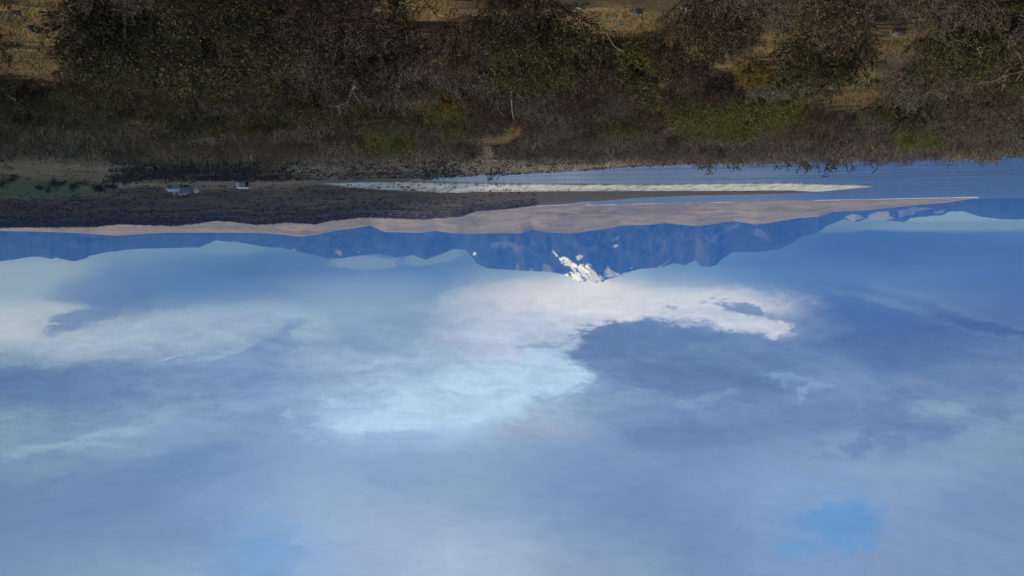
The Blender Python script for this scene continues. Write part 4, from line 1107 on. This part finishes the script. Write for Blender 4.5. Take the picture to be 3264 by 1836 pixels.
# trees and big bushes on the green meadow
L_DARK = leaf_mat('dark_green_leaves', [(0.014, 0.018, 0.012), (0.030, 0.036, 0.022), (0.045, 0.046, 0.028)], 0.3)
def tree_meshes(seed):
    g = np.random.default_rng(seed); nl = 700
    cen = g.normal(size=(6, 3))*np.array([0.42, 0.42, 0.16])+np.array([0, 0, 0.62])
    k = g.integers(6, size=nl); P = cen[k]+g.normal(size=(nl, 3))*np.array([0.22, 0.22, 0.15])
    P[:, 2] = np.maximum(P[:, 2], 0.06)
    D = P-np.array([0, 0, 0.45])+g.normal(size=P.shape)*0.3
    lv, lf = leaf_arrays(P, D, g.uniform(.08, .17, nl), g.uniform(.05, .09, nl), g)
    P0, P1, ra, rb = [], [], [], []
    for c in cen: P0 += [np.zeros(3)-[0, 0, .05], c*0.5]; P1 += [c*0.5, c]; ra += [.035, .022]; rb += [.022, .01]
    tv_, tf_ = tube_arrays(np.array(P0), np.array(P1), np.array(ra), np.array(rb), 5)
    return mesh_data('crown', lv, lf, mats=[L_DARK]), mesh_data('trunk', tv_, tf_, mats=[BARK_D])
TM = [tree_meshes(800+i) for i in range(4)]
def bush(px, py, w, hgt, label, i):
    p = hit(px, py); s = w*math.hypot(p[0], p[1])/F_PX
    o = bpy.data.objects.new('bush', None); COL.objects.link(o); o.location = p; o.scale = (s*0.62, s*0.62, s*hgt); o.rotation_euler = (0, 0, i*1.3)
    tag(o, label, 'bush', 'bushes on the meadow'); link('crown', TM[i % 4][0], o); link('trunk', TM[i % 4][1], o)
for i, b_ in enumerate([
 (50, 560, 36, .45, 'flat dark brown bush at the near edge of the green meadow'), (10, 556, 40, .75, 'big dark bush cut by the frame edge on the meadow'),
 (170, 565, 30, .75, 'upright dark bush where straw turns to green meadow'), (124, 586, 26, .6, 'round brownish bush alone on the olive meadow'),
 (157, 590, 26, .8, 'tall dull green bush in the middle of the meadow'), (185, 580, 28, .5, 'broad low bush joining the middle of the meadow'),
 (207, 575, 34, .4, 'long flat bush along the straw line'), (243, 578, 36, .55, 'wide dark bush with a notched top on the meadow'),
 (230, 596, 18, .7, 'small dark bush deepest in the green grass'), (281, 574, 36, .45, 'oval brown bush by the end of the straw strip'),
 (330, 578, 50, .6, 'large ragged bush at the meadow corner'), (365, 580, 40, .5, 'ragged bush overlapping the large corner one'), (390, 574, 26, .5, 'small bush at the foot of the dark brush belt')]):
    bush(*b_, i)

# ------------------------------------------------------------------ farm buildings
WHITE = plain_mat('white_boards', (0.70, 0.71, 0.72), 0.6, 0.08, 1.5)
GREYW = plain_mat('grey_sheet_wall', (0.26, 0.28, 0.30), 0.6, 0.12, 1.0)
SLATE = plain_mat('slate_blue_roof', (0.10, 0.115, 0.14), 0.5, 0.15, 1.2)
SHEET = plain_mat('pale_sheet_roof', (0.36, 0.39, 0.43), 0.45, 0.12, 1.0)
BRIGHT = plain_mat('zinc_roof', (0.62, 0.64, 0.66), 0.45, 0.1, 1.0)
BROWNW = plain_mat('brown_board_wall', (0.16, 0.13, 0.115), 0.8, 0.2, 1.2)
HOLE = plain_mat('dark_opening', (0.012, 0.011, 0.012), 0.7, 0.1, 1.0)
GLASS = plain_mat('dark_glass', (0.02, 0.025, 0.03), 0.15, 0.1, 1.0, 0.5)
REDB = plain_mat('dark_red_door', (0.045, 0.014, 0.012), 0.6, 0.1, 1.0)
FENCEM = plain_mat('silvered_fence_wood', (0.36, 0.35, 0.32), 0.85, 0.2, 3.0)
def boxes(name, bs, mat, parent):
    V, Fq, o = [], [], 0
    for (x0, x1, y0, y1, z0, z1) in bs:
        V += [(x0, y0, z0), (x1, y0, z0), (x1, y1, z0), (x0, y1, z0), (x0, y0, z1), (x1, y0, z1), (x1, y1, z1), (x0, y1, z1)]
        Fq += [(o, o+3, o+2, o+1), (o+4, o+5, o+6, o+7), (o, o+1, o+5, o+4), (o+1, o+2, o+6, o+5), (o+2, o+3, o+7, o+6), (o+3, o, o+4, o+7)]; o += 8
    return link(name, mesh_data(name, V, np.array(Fq), mats=[mat]), parent)
def roof(name, x0, x1, y0, y1, z0, h, hip0, hip1, mat, parent, th=0.12, along='x'):
    """gable or hipped roof with a ridge along x and real thickness"""
    ym = (y0+y1)/2
    top = [(x0, y0, z0), (x1, y0, z0), (x1, y1, z0), (x0, y1, z0), (x0+hip0, ym, z0+h), (x1-hip1, ym, z0+h)]
    V = [(a, b_, c-th) for a, b_, c in top]+top
    t = 6
    Q = [(t+0, t+1, t+5, t+4), (t+2, t+3, t+4, t+5), (0, 4, 5, 1), (2, 5, 4, 3), (0, 1, t+1, t+0), (1, 2, t+2, t+1), (2, 3, t+3, t+2), (3, 0, t+0, t+3)]
    Tt = [(t+3, t+0, t+4), (t+1, t+2, t+5), (3, 4, 0), (1, 5, 2)]
    if along == 'y': V = [(b_, a, c) for a, b_, c in V]
    return link(name, mesh_data(name, V, np.array(Q), np.array(Tt), mats=[mat]), parent)
def gable(name, x0, x1, y0, y1, z0, h, mat, parent):
    """triangular wall filling a gable whose ridge runs along y"""
    xm = (x0+x1)/2
    V = [(x0, y0, z0), (x1, y0, z0), (xm, y0, z0+h), (x0, y1, z0), (x1, y1, z0), (xm, y1, z0+h)]
    return link(name, mesh_data(name, V, np.array([(0, 3, 4, 1), (1, 4, 5, 2), (0, 2, 5, 3)]), np.array([(0, 1, 2), (3, 5, 4)]), mats=[mat]), parent)
def house(name, px, py, label, cat='house'):
    p = hit(px, py); o = bpy.data.objects.new(name, None); COL.objects.link(o)
    a = math.atan2(p[0], p[1]); o.location = (p[0], p[1], p[2]-0.1); o.rotation_euler = (0, 0, -a)      # local x to the side, local y away from the viewer
    tag(o, label, cat); return o, math.hypot(p[0], p[1])/F_PX
# large farmhouse: photo columns 531 to 604, seen from the front; local +x is towards smaller photo columns
fh, u = house('farmhouse', 567, 589, 'large grey farmhouse with slate roofs, white gables and a low hipped front wing', 'house')
X = lambda c: (567-c)*u          # photo column to local x
Hh = lambda r: (r-589)*u         # photo row to height
def wall(px0, px1, y0, y1, z0, z1, mat, parent=fh, name='wall'): return boxes(name, [(min(X(px0), X(px1)), max(X(px0), X(px1)), y0, y1, z0, z1)], mat, parent)
wall(532, 571.5, 0, 5.2, -0.6, Hh(601.5), GREYW)
wall(538, 551, -0.06, -0.003, -0.6, Hh(599.5), BROWNW, name='garage_front')
wall(532.4, 537.4, -0.08, -0.003, -0.3, Hh(597), WHITE, name='door_frame')
d1 = wall(533.2, 536.6, -0.13, -0.083, -0.2, Hh(596.5), REDB, name='door'); 
for c0, c1 in ((543.5, 548.5), (555.5, 557)): wall(c0, c1, -0.11, -0.063, Hh(589.5), Hh(592), HOLE, name='window')
wall(557.5, 561, -0.06, -0.003, Hh(596.8), Hh(598.6), GLASS, name='window')
roof('roof', X(573.2), X(530.8), -0.7, 5.9, Hh(600.2)+.1, Hh(608.8)-Hh(600.2), 3.0*u/0.18*0.35, 1.9, SHEET, fh)
wall(533, 538, 0.4, 0.6, Hh(601), Hh(603), WHITE, name='gable_panel')
# main body behind, a long dark lean-to slope on the far column side
wall(551, 601, 6.2, 13.5, -0.6, Hh(597), BROWNW)
r1 = roof('roof', X(604.5), X(551), 5.6, 14.0, Hh(595)+0.05, Hh(610.0)-Hh(595), 1.0, 0.6, SLATE, fh)
wall(553, 583, 11.2, 16.5, Hh(600), Hh(610.5), GREYW)
# cross gables in white with a small dark gap between, and the sloping roof to one side
for (a0, a1, zt, mt) in ((552, 558.5, 616.5, WHITE), (565.5, 580, 619.2, WHITE)):
    wall(a0, a1, 10.6, 11.1, Hh(607), Hh(611.2), mt, name='gable_wall')
    gable('gable_wall', X(a1), X(a0), 10.6, 11.1, Hh(611.2)+0.002, Hh(zt)-Hh(611.2), mt, fh)
    xm = (X(a0)+X(a1))/2
    roof('roof', 10.3, 17.0, X(a1)-0.3, X(a0)+0.3, Hh(611.1)+.12, Hh(zt)-Hh(611.2)+.05, 0, 0, BRIGHT, fh, along='y')
gv_ = [(X(604), 12.2, Hh(610.4)), (X(580), 12.2, Hh(610.4)), (X(580), 12.2, Hh(619)), (X(604), 15, Hh(610.4)), (X(580), 15, Hh(610.4)), (X(580), 15, Hh(619))]
link('roof', mesh_data('roof', gv_, np.array([(0, 3, 4, 1), (1, 4, 5, 2), (0, 2, 5, 3)]), np.array([(0, 1, 2), (3, 5, 4)]), mats=[SHEET]), fh)
boxes('chimney', [(X(574)-.3, X(574)+.3, 12.2, 12.8, Hh(615), Hh(621.5))], SLATE, fh)
# little shed
sh, u = house('shed', 625.5, 599, 'small white shed with a hipped grey roof and an open dark door', 'shed')
X = lambda c: (625.5-c)*u; Hh = lambda r: (r-599)*u
wall(617.5, 633.5, 0, 3.0, -0.5, Hh(608), WHITE, sh)
wall(620, 622.2, -0.06, -0.003, -0.2, Hh(607.5), HOLE, sh, 'door')
wall(624.8, 626.8, -0.06, -0.003, 0, Hh(606.8), WHITE, sh, 'door'); wall(627.2, 627.9, -0.06, -0.003, 0, Hh(606.5), HOLE, sh, 'window'); wall(629.6, 633.2, -0.06, -0.003, -0.3, Hh(605.5), GREYW, sh, 'shutter')
roof('roof', X(634.6), X(616.8), -0.35, 3.35, Hh(607.6)+.1, Hh(613)-Hh(607.6), 1.2, 0.9, SHEET, sh)
# second house
h2, u = house('cottage', 773, 580, 'low white cottage with a bright zinc roof and a grey projecting front', 'house')
X = lambda c: (773-c)*u; Hh = lambda r: (r-580)*u
wall(754.5, 791, 1.2, 6.6, -0.6, Hh(596), WHITE, h2)
wall(763.5, 779.5, 0, 1.19, -0.6, Hh(593.6), GREYW, h2, 'porch')
wall(763.3, 779.7, -0.15, 1.4, Hh(593.7), Hh(594.7), SLATE, h2, 'porch_roof')
wall(759, 760.2, 1.12, 1.197, Hh(585), Hh(592.3), HOLE, h2, 'window')
wall(780.5, 790.5, 1.10, 1.197, Hh(581.5), Hh(595.4), HOLE, h2, 'garage_door')
wall(785.2, 787.2, 1.03, 1.097, Hh(588.5), Hh(592), GREYW, h2, 'window')
wall(768.5, 770.5, -0.07, -0.003, Hh(580), Hh(584), HOLE, h2, 'door')
roof('roof', X(792.6), X(753.6), 0.85, 7.0, Hh(595.7)+.1, Hh(600.2)-Hh(595.7), 1.1, 1.3, BRIGHT, h2)
# fences
def fence(pa, pb, n, h, label):
    A, B = hit(*pa), hit(*pb); bs = []
    o = bpy.data.objects.new('fence', None); COL.objects.link(o); o.location = A; tag(o, label, 'fence', None)
    for i in range(n):
        t = i/(n-1); q = A+(B-A)*t; z = float(land_z(q[0], q[1]))
        x, y = q[0]-A[0], q[1]-A[1]
        boxes('post', [(x-.07, x+.07, y-.07, y+.07, z-A[2]-.3, z-A[2]+h)], FENCEM, o)
    P0, P1 = [], []
    for k in (0.35, 0.65, 0.93):
        for i in range(n-1):
            qa, qb = A+(B-A)*i/(n-1), A+(B-A)*(i+1)/(n-1)
            P0.append((qa[0]-A[0], qa[1]-A[1]-.08, float(land_z(qa[0], qa[1]))-A[2]+h*k)); P1.append((qb[0]-A[0], qb[1]-A[1]-.08, float(land_z(qb[0], qb[1]))-A[2]+h*k))
    v, f = tube_arrays(np.array(P0), np.array(P1), np.full(len(P0), .07), np.full(len(P0), .07), 4)
    link('rail', mesh_data('rail', v, f, mats=[FENCEM]), o)
fence((735, 590), (748, 591), 5, 1.2, 'short pale wooden fence running up to the white cottage')
fence((795, 596), (808, 596), 5, 1.2, 'pale wooden fence past the garage end of the cottage')
fence((637, 596), (656, 596), 6, 1.2, 'pale wooden fence beside the small white shed')
fence((505, 587), (530, 587), 7, 1.0, 'long pale rail fence at the door end of the farmhouse')
# boulders at the back of the gravel spit
for i, (px, py, w, lab, mt) in enumerate([(1317, 603, 16, 'big pale boulder at the heath edge of the gravel spit', ROCK), (1293, 604, 7, 'small pale boulder next to the big one on the spit', ROCK), (1420, 619, 7, 'white boulder standing in the dark heath behind the spit', ROCK)]):
    put_rock(px, py, w, lab, mt, 60+i, 0.7, 0.15)
